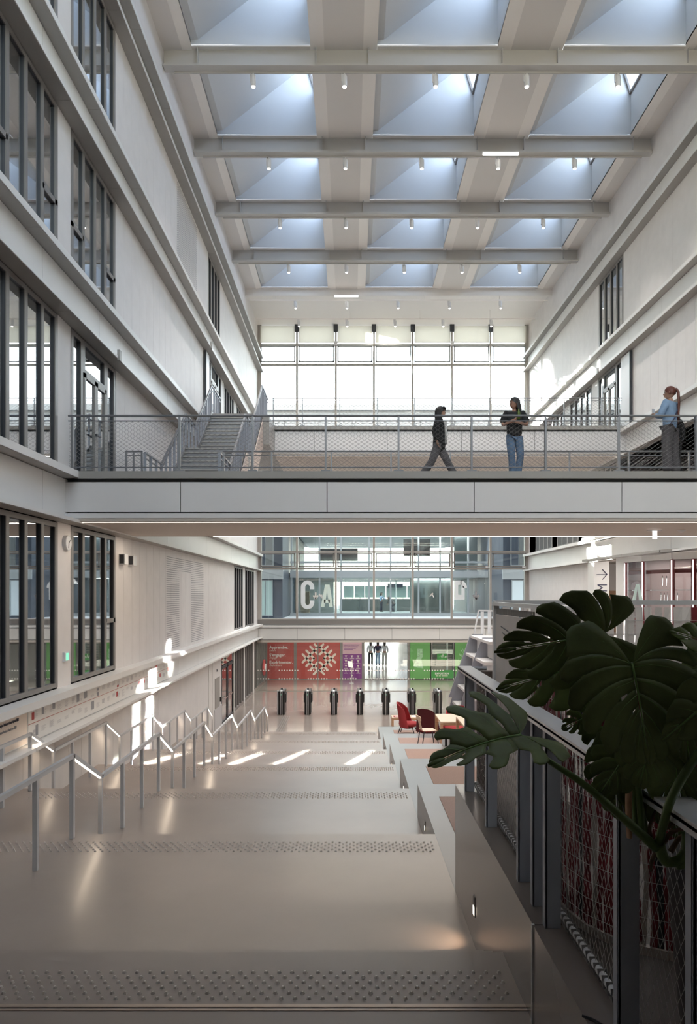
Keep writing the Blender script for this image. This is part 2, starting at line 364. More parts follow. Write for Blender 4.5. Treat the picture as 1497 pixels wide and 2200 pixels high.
# spotlights
def make_spot():
    t = empty('spotlight', (0, 0, 0), local=True)
    m = MB(); m.smooth = True; m.lathe((0, 0, -.40), [(.06, .01), (.075, 0), (.08, .02), (.08, .31), (.07, .33)], 14); m.obj('housing', 'white', t)
    m = MB(); m.smooth = True; m.lathe((0, 0, -.43), [(.02, 0), (.055, .015), (.06, .035)], 12); m.obj('lens', 'lens', t)
    m = MB(); m.box(-.02, .02, -.02, .02, -.08, 0); m.box(-.10, -.07, -.03, .03, -.26, -.02); m.box(-.10, .02, -.015, .015, -.05, -.02); m.obj('bracket', 'white', t)
    return t
rows = [(20.95 + .12, 15.70, 'under the frontmost roof beam'), (25.01 + .12, 15.70, 'under the second roof beam'), (29.07 + .12, 15.70, 'under the third roof beam'),
        (33.13 + .12, 15.70, 'under the fourth roof beam'), (37.45, 15.72, 'on the nearer end track'), (40.0, 15.72, 'on the farthest track by the glass wall')]
sp0 = make_spot(); first = True
for yy, z, where in rows:
    for i in range(5):
        o = sp0 if first else copy_tree(sp0); first = False
        o.location = (-2.92 + 2.75 * i, yy, z)
        ld = bpy.data.lights.new('spot_beam', 'SPOT'); ld.energy = 300; ld.spot_size = R(78); ld.spot_blend = .8; ld.color = (1, .93, .86); ld.shadow_soft_size = .05
        lo = bpy.data.objects.new('spot_beam', ld); COL.objects.link(lo); lo.parent = o; lo.location = (0, 0, -.46)
        tag(o, f'white cylindrical spotlight {where}, {ORD[i]} from the left', 'spotlight', 'ceiling spotlights')
for i, (x, y, z, lb) in enumerate([(5.35, 25.0, 15.74, 'long glowing tube lamp under the second roof beam, right of centre'), (-.2, 37.3, 15.93, 'long glowing tube lamp on the far ceiling edge above the glass wall')]):
    t = empty('tube_lamp', (x, y, z), lb, 'lamp')
    MB().box(x - .65, x + .65, y - .2, y - .14, z - .11, z - .02).obj('casing', 'white', t)
    MB().box(x - .63, x + .63, y - .215, y - .15, z - .14, z - .06).obj('diffuser', 'glow2', t)

# ================================================================== SIDE WALLS
wl = empty('wall_left', (XL, 18, GR), kind='structure'); wr = empty('wall_right', (XR, 18, GR), kind='structure')
BANDS = [(1.38, 2.39), (5.35, 6.40), (9.35, 10.40), (13.45, 14.42)]
def side(sd): return (XL, 1, wl) if sd == 'L' else (XR, -1, wr)
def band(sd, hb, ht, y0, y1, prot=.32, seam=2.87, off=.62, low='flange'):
    X, s, w = side(sd)
    for (za, zb, sh) in ((hb, hb + .07, .0), (ht - .14, ht, 1.3)):
        y = y0 - sh
        while y < y1:
            a, b = max(y, y0) + .003, min(y + seam, y1) - .003
            if b - a > .05: MB().use(0).box(X, X + s * (prot - .012), a, b, za, zb - .012).use(1).box(X + s * (prot - .012), X + s * prot, a, b, za + .01, zb).box(X, X + s * (prot - .012), a, b, zb - .012, zb).obj('slab_flange', [low, 'web'], w)  # underside sheet coloured darker to carry its shade; lip and top stay light
            y += seam
    MB().box(X - s * .05, X + s * .01, y0, y1, hb + .05, ht - .1).obj('joint_backing', 'wallback', w)
    y = y0 - off
    while y < y1:
        a, b = max(y, y0) + .006, min(y + seam, y1) - .006
        if b - a > .1: MB().box(X + s * .01, X + s * .05, a, b, hb + .08, ht - .15).obj('fascia_panel', 'web', w)
        y += seam
def cladding(sd, z0, z1, y0, y1, fine=(16, 25)):
    X, s, w = side(sd)
    MB().box(X - s * .10, X - s * .06, y0, y1, z0, z1).obj('joint_backing', 'wallback', w)
    y = y0; st = .65
    while y < y1 - .01:
        st = .65 if fine[0] <= y < fine[1] else 2.6
        b = min(y + st, y1)
        if y < fine[0] and b > fine[0]: b = min(fine[0], y1)
        MB().box(X - s * .07, X, y + .004, b - .004, z0, z1).obj('wall_panel', 'wall', w)
        y = b
wn = [1]; dn = [1]
def window(sd, y0, y1, z0, z1, n, trans=(), splits=None, door=None, fr=.05):
    """glazed strip set in a side wall: frame, mullions, transoms, panes, an unlit room behind."""
    X, s, w = side(sd)
    o = empty(f'window_{wn[0]}', (X, (y0 + y1) / 2, z0), kind='structure'); wn[0] += 1
    xg = X - s * .045
    ys = splits or [y0 + (y1 - y0) * i / n for i in range(n + 1)]
    def member(a0, a1, b0, b1, nm):
        m = MB(); m.use(0).box(X - s * .22, X - s * .008, a0, a1, b0, b1); m.use(1).box(X - s * .008, X + s * .012, a0, a1, b0, b1)
        m.obj(nm, ['dark', 'frame'], o)
    member(y0, y1, z0, z0 + .09, 'sill'); member(y0, y1, z1 - .09, z1, 'head')
    for i, y in enumerate(ys):
        wdt = .115
        a = min(max(y - wdt / 2, y0), y1 - wdt); member(a, a + wdt, z0 + .09, z1 - .09, 'mullion')
    for i in range(len(ys) - 1):
        zs = [z0 + .09] + [t[1] for t in trans if t[0] is None or i in t[0]] + [z1 - .09]
        for j in range(len(zs) - 1):
            if j: member(ys[i], ys[i + 1], zs[j] - .05, zs[j] + .05, 'transom')
            MB().box(xg - .006, xg + .006, ys[i] + .03, ys[i + 1] - .03, zs[j], zs[j + 1]).obj('pane', 'gwin', o)
    d = 2.2; Xb = X - s * d; m = MB(); m.use(0)
    X2 = X - s * .2
    m.quad((Xb, y0, z0), (Xb, y1, z0), (Xb, y1, z1), (Xb, y0, z1)); m.quad((X2, y0, z0), (Xb, y0, z0), (Xb, y0, z1), (X2, y0, z1)); m.quad((X2, y1, z0), (Xb, y1, z0), (Xb, y1, z1), (X2, y1, z1))
    m.quad((X2, y0, z0), (X2, y1, z0), (Xb, y1, z0), (Xb, y0, z0)); m.use(1).quad((X2, y0, z1), (X2, y1, z1), (Xb, y1, z1), (Xb, y0, z1))
    m.obj('room_interior', ['room', 'roomlight'], o)
    return o
def glazed_door(sd, y0, y1, z0, z1):
    X, s, w = side(sd)
    o = empty(f'door_{dn[0]}', (X, (y0 + y1) / 2, z0), kind='structure'); dn[0] += 1
    mid = y0 + (y1 - y0) * .52
    for a, b in ((y0, mid), (mid, y1)):
        m = MB()
        m.box(X - s * .06, X + s * .03, a, a + .09, z0, z1); m.box(X - s * .06, X + s * .03, b - .09, b, z0, z1)
        m.box(X - s * .06, X + s * .03, a, b, z1 - .1, z1); m.box(X - s * .06, X + s * .03, a, b, z0, z0 + .12)
        lf = m.obj('door_leaf', 'flange', o)
        MB().box(X - s * .02, X - s * .005, a + .09, b - .09, z0 + .12, z1 - .1).obj('pane', 'gwin', lf)
    m = MB(); m.bar((X + s * .03, mid - .06, z0 + 1.05), (X + s * .09, mid - .06, z0 + 1.05), .025); m.bar((X + s * .09, mid - .2, z0 + 1.05), (X + s * .09, mid + .08, z0 + 1.05), .03)
    m.obj('door_handle', 'dark', o)
# -- left wall, storey by storey
L0, L1, L2, L3, L4 = -1.81, 2.39, 6.40, 10.40, 14.42
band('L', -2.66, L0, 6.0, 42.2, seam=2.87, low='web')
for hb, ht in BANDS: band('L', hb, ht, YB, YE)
cladding('L', L4, CEIL, YB, YE, (0, 0))
for (z0, z1, trn) in ((L3, 13.45, None), (L2, 9.35, 7.55), (L1, 5.35, None), (L0, 1.38, None)):
    cladding('L', z0, z1, YB, 9.45, (0, 0))
    cladding('L', z0, z1, 13.35, 14.0, (0, 0))
tr = lambda z, c: [(c, z)]
window('L', 9.45, 13.35, L0 + .03, 1.36, 6)
window('L', 14.0, 16.63, L0 + .03, 1.36, 4, trans=[((3,), -.62)])
window('L', 9.45, 13.35, L1 + .02, 5.33, 6)
window('L', 9.45, 13.35, L2 + .02, 9.33, 6, trans=[((5, 2), 7.45)])
window('L', 14.0, 16.63, L2 + .02, 9.33, 4, trans=[((0, 3), 7.45)])
window('L', 9.45, 13.35, L3 + .02, 13.43, 6); window('L', 14.0, 16.63, L3 + .02, 13.43, 4)
# level 1: glazed double door between side lights
window('L', 14.0, 14.62, L1 + .02, 5.33, 1); window('L', 14.62, 16.0, 4.65, 5.33, 1); window('L', 16.0, 16.63, L1 + .02, 5.33, 1)
glazed_door('L', 14.66, 15.98, L1 + .02, 4.65)
cladding('L', L0, 1.38, 16.63, 33.7, (16.6, 25)); cladding('L', L1, 5.35, 16.7, YE, (16.6, 25))
cladding('L', L2, 9.35, 16.63, 26.9, (16.6, 25)); cladding('L', L3, 13.45, 16.63, 27.5, (16.6, 25))
cladding('L', L3, 13.45, 30.0, YE, (0, 0))
window('L', 27.5, 30.0, L3 + .02, 13.43, 4)
window('L', 27.4, 28.1, L2 + .02, 9.33, 1); glazed_door('L', 28.15, 29.6, L2 + .02, 8.6); window('L', 28.1, 29.65, 8.62, 9.33, 1); window('L', 29.65, 30.3, L2 + .02, 9.33, 1)
cladding('L', L2, 9.35, 26.9, 27.4, (0, 0)); cladding('L', L2, 9.35, 30.3, 31.0, (0, 0)); window('L', 31.0, 33.6, L2 + .02, 9.33, 4)
cladding('L', L2, 9.35, 33.6, 34.4, (0, 0)); window('L', 34.4, 37.0, L2 + .02, 9.33, 4); cladding('L', L2, 9.35, 37.0, YE, (0, 0))
window('L', 33.7, 36.4, L0 + .03, 1.36, 4); cladding('L', L0, 1.38, 36.4, 37.2, (0, 0)); window('L', 37.2, 40.6, L0 + .03, 1.36, 4); cladding('L', L0, 1.38, 40.6, YE, (0, 0))
# ground storey of the left wall, below the lowest band
cladding('L', GR - .1, -2.66, 2.0, 27.6, (10, 20))
MB().box(XL - .08, XL + .02, 27.6, 28.3, GR, -2.66).obj('pier', 'wall', wl)
# -- right wall
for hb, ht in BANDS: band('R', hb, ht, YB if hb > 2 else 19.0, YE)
cladding('R', L4, CEIL, YB, YE, (0, 0)); cladding('R', L3, 13.45, YB, 27.6, (0, 0)); cladding('R', L3, 13.45, 30.3, YE, (30, 42))
window('R', 27.6, 30.3, L3 + .02, 13.43, 4)
cladding('R', L2, 9.35, YB, 27.7, (16, 27.7)); window('R', 27.7, 28.35, L2 + .02, 9.33, 1); glazed_door('R', 28.4, 29.75, L2 + .02, 8.6)
window('R', 28.35, 29.8, 8.62, 9.33, 1); window('R', 29.8, 30.4, L2 + .02, 9.33, 1); cladding('R', L2, 9.35, 30.4, 31.2, (0, 0))
window('R', 31.2, 34.3, L2 + .02, 9.33, 4); cladding('R', L2, 9.35, 34.3, 35.2, (0, 0)); window('R', 35.2, 38.6, L2 + .02, 9.33, 5); cladding('R', L2, 9.35, 38.6, YE, (0, 0))
cladding('R', L1, 5.35, YB, 28.2, (0, 0)); window('R', 28.2, 29.6, L1 + .02, 5.33, 2); window('R', 29.7, 31.4, L1 + .02, 5.33, 3); cladding('R', L1, 5.35, 31.4, 33.0, (0, 0)); window('R', 33.0, 36.4, L1 + .02, 5.33, 4)
cladding('R', L1, 5.35, 36.4, 37.3, (0, 0)); window('R', 37.3, 40.6, L1 + .02, 5.33, 4); cladding('R', L1, 5.35, 40.6, YE, (0, 0))
cladding('R', -1.7, 1.38, 31.0, YE, (31, 42)); cladding('R', GR, -1.9, 19, YE, (0, 0)); cladding('R', -6, 1.38, YB, 12, (0, 0))
m = MB(); m.box(XR, XR + .1, 12, 19, GR, 1.3); m.obj('wall_base', 'wall', wr)
# sliding shutter panel by the right-hand door
t = empty('shutter_panel', (XR - .12, 27.3, L2), 'white sliding shutter with dark edge beside the upper right glazed doors', 'shutter')
MB().box(XR - .10, XR - .03, 26.75, 27.6, L2 + .05, 9.3).obj('shutter_leaf', 'white', t); MB().box(XR - .11, XR - .02, 26.68, 26.75, L2 + .05, 9.3).obj('edge_strip', 'dark', t)
t = empty('shutter_panel', (XL + .12, 27.0, L2), 'white sliding shutter with dark edge beside the upper left glazed doors', 'shutter')
MB().box(XL + .03, XL + .10, 26.7, 27.3, L2 + .05, 9.3).obj('shutter_leaf', 'white', t); MB().box(XL + .02, XL + .11, 26.63, 26.7, L2 + .05, 9.3).obj('edge_strip', 'dark', t)
# unseen back end, its high glazing added to light the bridge fronts
wb = empty('wall_back', (2.6, YB, GR), kind='structure')
MB().box(XL - 2.6, 18, YB - .1, YB, -6, 10.45).obj('wall_base', 'wall', wb)
for i in range(8): MB().box(XL + i * 2.34 - .05, XL + i * 2.34 + .05, YB - .1, YB, 10.45, CEIL).obj('mullion', 'frame', wb)
for z in (10.5, 13.3, 16.2): MB().box(XL, XR, YB - .1, YB, z - .05, z + .05).obj('transom', 'frame', wb)
for i in range(7): MB().box(XL + i * 2.34, XL + i * 2.34 + 2.34, YB - .055, YB - .045, 10.5, CEIL).obj('pane', 'glass', wb)
# unseen shell added behind the side rooms to stop sky light leaking in
sh_ = empty('leak_shell', (2.6, 20, GR), kind='structure'); sh_.name = 'light_shield'
MB().box(XL - 2.7, XL - 2.6, YB, 46.4, -6, CEIL + .2).obj('shield_wall', 'room', sh_); MB().box(18, 18.1, YB, 43, -6, CEIL + .2).obj('shield_wall', 'room', sh_)
for y in (YB - .1, 42.5): MB().box(XL - 2.6, XL - .02, y, y + .1, -6 if y < 0 else -1.7, CEIL + .2).obj('shield_end', 'room', sh_); MB().box(XR + .02, 18, y, y + .1, -6 if y < 0 else -1.7, CEIL + .2).obj('shield_end', 'room', sh_)
MB().box(XL - 2.7, XL + .0, YB, 43, CEIL + .1, CEIL + .2).obj('shield_roof', 'room', sh_); MB().box(XR, 18.1, YB, 43, CEIL + .1, CEIL + .2).obj('shield_roof', 'room', sh_)
m = MB(); m.box(XL, XR, YB, 1.9, 1.95, 2.35); m.obj('shade_slab', 'soffit')['kind'] = 'structure'  # unseen slab added over the viewer to keep the foreground dark
# acoustic perforation strips printed as shallow slats
for nm, (ya, yb_, za, zb, rows_) in {'a': (21.3, 22.9, -1.70, 1.20, 44), 'b': (24.6, 26.6, -1.70, 1.20, 44), 'c': (22.9, 24.6, .75, 1.20, 7), 'd': (22.6, 25.4, L3 + .05, 13.4, 40)}.items():
    m = MB(); X = XL + .001
    for i in range(rows_):
        z = za + (zb - za) * i / rows_
        y = ya
        while y < yb_:
            m.box(X, X + .006, y, y + .085, z, z + .014); y += .115
    m.obj('acoustic_slots', 'ink_g', wl)['kind'] = 'stuff'

# ================================================================== END GLASS WALL  (window_E)
we = empty('window_end', (2.6, YE, L0), kind='structure'); we.name = f'window_{wn[0]}'; wn[0] += 1
MX = [-5.52, -3.22, -.87, 1.44, 3.79, 6.16, 8.5, 10.72]
ROWS = [(-1.50, 1.53), (1.53, 2.54), (2.54, 6.0), (6.0, 9.4), (9.4, 13.9), (13.9, 15.1), (15.1, 16.25)]
for i, x in enumerate(MX):
    w_ = .12 if 0 < i < 7 else .30
    m = MB(); m.box(x - w_ / 2, x + w_ / 2, YE - .16, YE + .12, -1.55, CEIL); m.obj('mullion', 'endframe', we)
    if 0 < i < 7: MB().box(x - .13, x + .13, YE - .26, YE - .1, 15.85, CEIL).obj('blind_bracket', 'dark', we)
for z in (-1.55, 1.53, 2.54, 6.0, 9.4, 13.9, 15.1): MB().box(XL, XR, YE - .08, YE + .08, z - .055, z + .055).obj('transom', 'endframe', we)
for i in range(7):
    a, b = MX[i] + .07, MX[i + 1] - .07
    for (z0, z1) in ROWS:
        MB().box(a, b, YE - .008, YE + .008, z0 + .05, z1 - .05).obj('pane', 'glass', we)
    # top-hung vents, tilted slightly out at the foot
    for (z0, z1, nm) in ((1.62, 2.46, 'frame'), (14.02, 15.0, 'bframe')):
        m = MB(); w_ = .07
        ya = YE - .14
        m.box(a + .03, a + .03 + w_, ya - .05, ya + .03, z0, z1); m.box(b - .03 - w_, b - .03, ya - .05, ya + .03, z0, z1)
        m.box(a + .03, b - .03, ya - .05, ya + .03, z0, z0 + w_); m.box(a + .03, b - .03, ya - .05, ya + .03, z1 - w_, z1); m.obj('vent_sash', nm, we)
    MB().box(a + .02, b - .02, YE - .2, YE - .185, 15.18, 16.2).obj('roller_blind', 'blind', we)
m = MB(); m.box(XL, XR, YE - .14, YE + .1, -1.86, -1.56); m.obj('sill', 'frame', we)
for i in (2, 5): MB().box(MX[i] - .11, MX[i] + .11, YE - .3, YE - .18, 15.02, 15.26).obj('vent_actuator', 'white', we)
for i in range(1, 8): MB().box(MX[i] - .32, MX[i] - .12, YE - .24, YE - .18, 1.60, 1.66).obj('vent_handle', 'white', we)
# white slab edge under the glass wall
t3 = empty('trim_2', (2.6, YE - .2, -2.95), kind='structure')
for x0, x1 in ((-5.55, -3.2), (-3.2, -.32), (-.32, 2.53), (2.53, 5.4), (5.4, 8.2), (8.2, 10.8)):
    MB().box(x0 + .008, x1 - .008, YE - .22, YE - .16, -2.76, -2.09).obj('fascia_panel', 'web', t3)
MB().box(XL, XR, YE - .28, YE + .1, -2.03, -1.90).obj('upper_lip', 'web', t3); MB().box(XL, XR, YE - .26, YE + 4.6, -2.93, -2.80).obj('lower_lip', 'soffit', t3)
MB().box(XL, XR, YE - .15, YE + .1, -2.85, -1.9).obj('joint_backing', 'wallback', t3)

# ================================================================== FOOTBRIDGES
def bridge(name, lab, y0, y1, x0, x1, hb, ht, seams, led_back=True):
    o = empty(name, ((x0 + x1) / 2, (y0 + y1) / 2, hb), lab, 'footbridge')
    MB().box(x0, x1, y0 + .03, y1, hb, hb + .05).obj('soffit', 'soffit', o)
    MB().box(x0, x1, y0 + .12, y1 - .06, hb + .05, ht - .02).obj('core', 'wallback', o)
    MB().box(x0, x1, y0 - .02, y1, ht - .14, ht).obj('deck', 'flange', o)
    m = MB(); m.prism([(x0, y0 + .0, hb + .15), (x0, y0 - .0, hb + .06), (x0, y0 + .12, hb - .01), (x0, y0 + .12, hb + .15)], (x1 - x0, 0, 0)); m.obj('lower_lip', 'fascia', o)
    for a, b in zip(seams[:-1], seams[1:]):
        MB().box(a + .008, b - .008, y0 + .02, y0 + .06, hb + .18, ht - .21).obj('fascia_panel', 'fascia', o)
    MB().box(x0, x1, y1 - .05, y1 - .01, hb + .06, ht - .16).obj('rear_fascia', 'fascia', o)
    l = MB(); l.box(x0 + .05, x1 - .05, y0 + .18, y0 + .21, hb - .012, hb); l.obj('led_line', 'glow', o)
    if led_back:
        l = MB(); l.box(x0 + 2.2, x1 - .05, y1 - .06, y1 - .02, hb - .012, hb); l.obj('led_line', 'glow', o)
    return o
sm = [-5.57, -3.31, -.45, 2.42, 5.30, 8.17, 10.8]
b1 = bridge('footbridge', 'white panelled footbridge in front that three women stand on', 13.6, 17.25, XL + .03, XR - .02, 1.42, 2.39, sm)
b2 = bridge('footbridge', 'upper footbridge farther back in front of the glass wall, reached by the steel stair', 27.2, 30.9, -2.95, XR - .02, 5.42, 6.55, [-2.95, -1.4, 1.45, 4.35, 7.2, 10.8])
MB().box(XL + .03, -2.95, 25.45, 30.9, 5.45, 6.5).obj('stair_landing', 'flange', b2)
def net(m, x0, x1, z0, z1, fn, step, w, ang=1.45):
    """two families of straight cables crossing as lozenges on a plane given by fn(u, z)."""
    H = z1 - z0; L = x1 - x0; run = H / math.tan(ang) if False else H * ang
    u = -run
    while u < L:
        for sgn in (1, -1):
            a, b = u, u + run
            za, zb = 0., H
            if a < 0: za = H * (0 - a) / run; a = 0.
            if b > L: zb = H * (L - u) / run; b = L
            if b > a:
                p = fn(x0 + a, z0 + za) if sgn > 0 else fn(x0 + a, z1 - za); q = fn(x0 + b, z0 + zb) if sgn > 0 else fn(x0 + b, z1 - zb)
                m.bar(p, q, w, w, n=3, cap=False)
        u += step
def railing(lab, y, x0, x1, z, posts, step=.115, grp='footbridge railings', wire=.0055, ht=1.10, skip=()):
    o = empty('railing', ((x0 + x1) / 2, y, z), lab, 'railing', grp)
    for x in posts:
        m = MB(); m.box(x - .018, x + .018, y - .03, y + .03, z, z + ht - .02); m.box(x - .09, x + .09, y - .06, y + .06, z, z + .035); m.obj('post', 'steel', o)
    MB().tube([(x0, y, z + ht), (x1, y, z + ht)], .023, 8).obj('top_rail', 'steel', o)
    MB().tube([(x0, y, z + ht - .10), (x1, y, z + ht - .10)], .012, 6).obj('cable_rail', 'steel', o); MB().tube([(x0, y, z + .09), (x1, y, z + .09)], .014, 6).obj('cable_rail', 'steel', o)
    m = MB(); net(m, x0 + .02, x1 - .02, z + .09, z + ht - .10, lambda u, zz: (u, y, zz), step, wire)
    m.obj('cable_net', 'cable', o)['kind'] = 'stuff'
    return o
railing('front railing of the nearer footbridge, grey rails with lozenge cable net', 13.68, -5.52, 10.7, 2.39, [-5.43, -3.34, -1.906, -.479, .948, 2.379, 3.825, 5.26, 6.77, 8.2, 9.7])
railing('rear railing of the nearer footbridge, right of the steel stair', 17.1, -3.12, 10.7, 2.39, [-3.1, -1.92, -.46, 1.0, 2.45, 3.9, 5.37, 6.83, 8.3, 9.75])
railing('short rear railing of the nearer footbridge, left of the steel stair', 17.1, -5.5, -5.08, 2.39, [-5.48, -5.3, -5.1])
railing('front railing of the upper footbridge before the glass wall', 27.28, -3.05, 10.6, 6.55, [-3.0, -1.86, -.4, 1.06, 2.52, 3.98, 5.44, 6.9, 8.36, 9.82, 10.5], step=.16, wire=.008)
railing('rear railing of the upper footbridge close to the glass wall', 30.8, -5.4, 10.6, 6.55, [-4.4, -2.9, -1.4, .1, 1.6, 3.1, 4.6, 6.1, 7.6, 9.1], step=.16, wire=.008)
# things on the underside of the front bridge
t = empty('exit_lamp', (6.75, 15.5, 1.42), 'small white exit lamp hanging under the front footbridge, right side', 'lamp')
MB().box(6.6, 6.9, 15.45, 15.55, 1.40, 1.42).obj('base_plate', 'white', t); MB().box(6.72, 6.80, 15.47, 15.53, 1.22, 1.40).obj('sign_box', 'led_w', t)
t = empty('smoke_detector', (7.35, 15.5, 1.42), 'round white smoke detector under the front footbridge at the right edge', 'smoke detector')
m = MB(); m.smooth = True; m.lathe((7.35, 15.5, 1.36), [(.02, 0), (.05, .01), (.06, .03), (.10, .05), (.10, .06)], 16); m.obj('detector_head', 'white', t)
# ================================================================== FLOOR, LANDINGS
fl = empty('floor', (-2.3, 30, GR), kind='structure')
MB().box(XL, XR, LY(7) + .35, 47.5, GR - .2, GR).obj('ground_slab', 'floor_hall', fl)
MB().box(XL, 14, 47.5, 95, GR - .2, GR).obj('corridor_slab', 'floor_hall', fl)
st = empty('staircase', (-2.3, 4, GR), 'wide polished flight of landings descending from the viewer to the turnstile hall', 'stairs')
SX = 1.0
for k in range(1, 8):
    z = LH(k); y0 = YB if k == 1 else LY(k - 1) + .66; y1 = LY(k)
    xr = SX + (0.0 if k > 1 else 0)
    ld = MB().box(XL, xr, y0, y1, z - .18, z).obj('landing', 'floor', st)
    for j in (1, 2):
        zz = z - .16 * j
        MB().box(XL, xr, y1 + .33 * (j - 1), y1 + .33 * j, zz - .16, zz).obj('step', 'floor', st)
    # tactile studs in front of the edge
    m = MB()
    ya = y1 - .53 if k == 1 else y1 - .56
    nr = 6; sp = .04 if k < 3 else .045
    n = 6 if k < 3 else 4
    r0 = .0145
    for i in range(nr):
        yy = ya + .056 * i
        x = -5.2 + (sp if i % 2 else 0)
        if k == 1: x = -3.2 + (sp if i % 2 else 0)
        while x < .95:
            b = len(m.v)
            m.add([(x + r0 * math.cos(q * 2 * math.pi / n), yy + r0 * math.sin(q * 2 * math.pi / n), z) for q in range(n)] +
                  [(x + .5 * r0 * math.cos(q * 2 * math.pi / n), yy + .5 * r0 * math.sin(q * 2 * math.pi / n), z + .013) for q in range(n)],
                  [(q, (q + 1) % n, n + (q + 1) % n, n + q) for q in range(n)] + [tuple(range(n, 2 * n))])
            x += 2 * sp
    m.obj('tactile_studs', 'stud', ld)['kind'] = 'stuff'
# double metal expansion strip on the first landing
t = empty('trim_3', (-2, 3.97, LH(1)), kind='structure')
MB().box(XL, 1.02, 3.965, 3.995, LH(1), LH(1) + .004).obj('metal_strip', 'brass', t); MB().box(XL, 1.02, 3.935, 3.95, LH(1), LH(1) + .004).obj('metal_strip', 'brass', t)
MB().box(XL, 1.02, 3.95, 3.965, LH(1), LH(1) + .001).obj('strip_groove', 'dark', t)
# guide grooves on the ground floor
m = MB()
for i in range(4): m.box(-3.1 + i * .09, -3.07 + i * .09, 27.6, 32.6, GR, GR + .004)
m.obj('guide_ribs', 'frame', fl)['kind'] = 'stuff'

# stepped seating platforms at the right of the landings
pf = empty('seating_terrace', (5, 16, GR), 'stepped concrete seating terrace with pink carpets beside the landings', 'terrace')
XP = XR - .05
for k in range(2, 7):
    z = LH(k); y0 = 6.64 if k == 2 else LY(k - 1) + 2.15; y1 = LY(k) + 2.15
    xe = 3.3 if k == 6 else XP
    s_ = MB().box(SX + .001, xe + (1.0 if k == 6 else 0), y0, y1, GR, z).obj('platform', 'platform', pf)
    xa = {2: 1.24, 3: 1.45, 4: 1.33, 5: 1.42, 6: 1.5}[k]
    MB().box(xa, min(xe + .8, XP - 3), y0 + (.1 if k > 2 else 0.05), y1 - .65, z, z + .008).obj('carpet', 'carpet', s_)
# recessed step lamps
for k in range(6):
    y = 5.62 + 3.68 * k; z = LH(k + 2) + .32 if k == 0 else LH(k + 2) + .22
    if k == 5: z = LH(7) + .2
    t = empty('step_lamp', (SX, y, z), f'small recessed step lamp in the low wall beside the landings, {ORD[k]} from the viewer', 'lamp')
    s_ = 1.0 if k == 0 else .8
    MB().box(SX - .006, SX + .0005, y - .035 * s_, y + .035 * s_, z - .08 * s_, z + .08 * s_).obj('lamp_plate', 'black', t)
    MB().box(SX - .009, SX - .004, y - .025 * s_, y + .025 * s_, z - .07 * s_, z - .005).obj('lamp_window', 'dim_lamp', t)
    d = bpy.data.lights.new('step_lamp_beam', 'SPOT'); d.energy = 5 if k == 0 else 3; d.spot_size = R(75); d.spot_blend = .9; d.color = (1, .74, .52); d.shadow_soft_size = .03
    l = bpy.data.objects.new('step_lamp_beam', d); COL.objects.link(l); l.parent = t
    l.location = (-.03, -.0, -.02); l.rotation_euler = (Vector((SX - .28, y + .12, LH(k + 2) if k < 6 else GR)) - Vector((SX - .03, y, z))).to_track_quat('-Z', 'Y').to_euler()
# cheek wall carrying the guard posts
ck = empty('cheek_wall', (1.2, 4, -6), 'low polished taupe cheek wall under the netted guard, right foreground', 'wall')
CT = -1.81
MB().box(SX, 1.16, 3.825, 6.64, GR, CT).obj('cheek_slab', 'stone', ck); MB().box(SX, 1.16, YB + .1, 3.815, GR, CT).obj('cheek_slab', 'stone', ck)
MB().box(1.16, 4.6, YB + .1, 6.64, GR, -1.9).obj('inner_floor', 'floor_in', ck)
MB().box(SX - .008, SX + .008, 3.812, 3.828, LH(1), CT + .002).obj('corner_joint', 'steel_lt', ck)

# ================================================================== HANDRAILS with lit undersides
def handrail(lab, X, k0, k1, seedpost):
    o = empty('handrail', (X, 15, -4), lab, 'handrail', 'lit zigzag handrails')
    H = .95; pts = []
    pts.append((X, LY(k0 - 1) + .82, LH(k0) + H))
    for k in range(k0, k1 + 1):
        pts.append((X, LY(k) - .12, LH(k) + H)); pts.append((X, LY(k) + .80, LH(k + 1) + H))
    for i in range(len(pts) - 1):
        a, b = Vector(pts[i]), Vector(pts[i + 1]); d = (b - a).normalized()
        MB().bar(a - d * .015, b + d * .015, .045, .05).obj('rail', 'steel_lt', o)
        if i % 2 == 1:
            n = Vector((0, -d.z, d.y)) * -.028
            MB().bar(a + n + d * .05, b + n - d * .03, .026, .010).obj('light_strip', 'ledw', o)
    for k in range(k0, k1 + 1):
        for y, z, top in ((LY(k) - .14, LH(k), 0), (LY(k) + .78, LH(k + 1), 0)):
            MB().box(X - .024, X + .024, y - .024, y + .024, z, z + H - .02).obj('post', 'steel_lt', o)
        for y in (LY(k) - 1.08, LY(k) - 2.0):
            MB().box(X - .024, X + .024, y - .024, y + .024, LH(k), LH(k) + H - .02).obj('post', 'steel_lt', o)
    return o
handrail('zigzag steel handrail with lit underside standing free on the landings', -3.22, 2, 7, 0)
handrail('zigzag steel handrail with lit underside along the left wall', -5.38, 2, 7, 0)
# warm lamps of the lit handrail slopes
for X in (-3.22, -5.38):
    for k in range(2, 8):
        d = bpy.data.lights.new('rail_lamp', 'AREA'); d.shape = 'RECTANGLE'; d.size = .03; d.size_y = .9; d.energy = .8; d.color = (1, .78, .56)
        l = bpy.data.objects.new('rail_lamp', d); COL.objects.link(l); l.location = (X, LY(k) + .34, LH(k) + .95 - .24 - .06); l.rotation_euler = (R(-28), 0, 0)

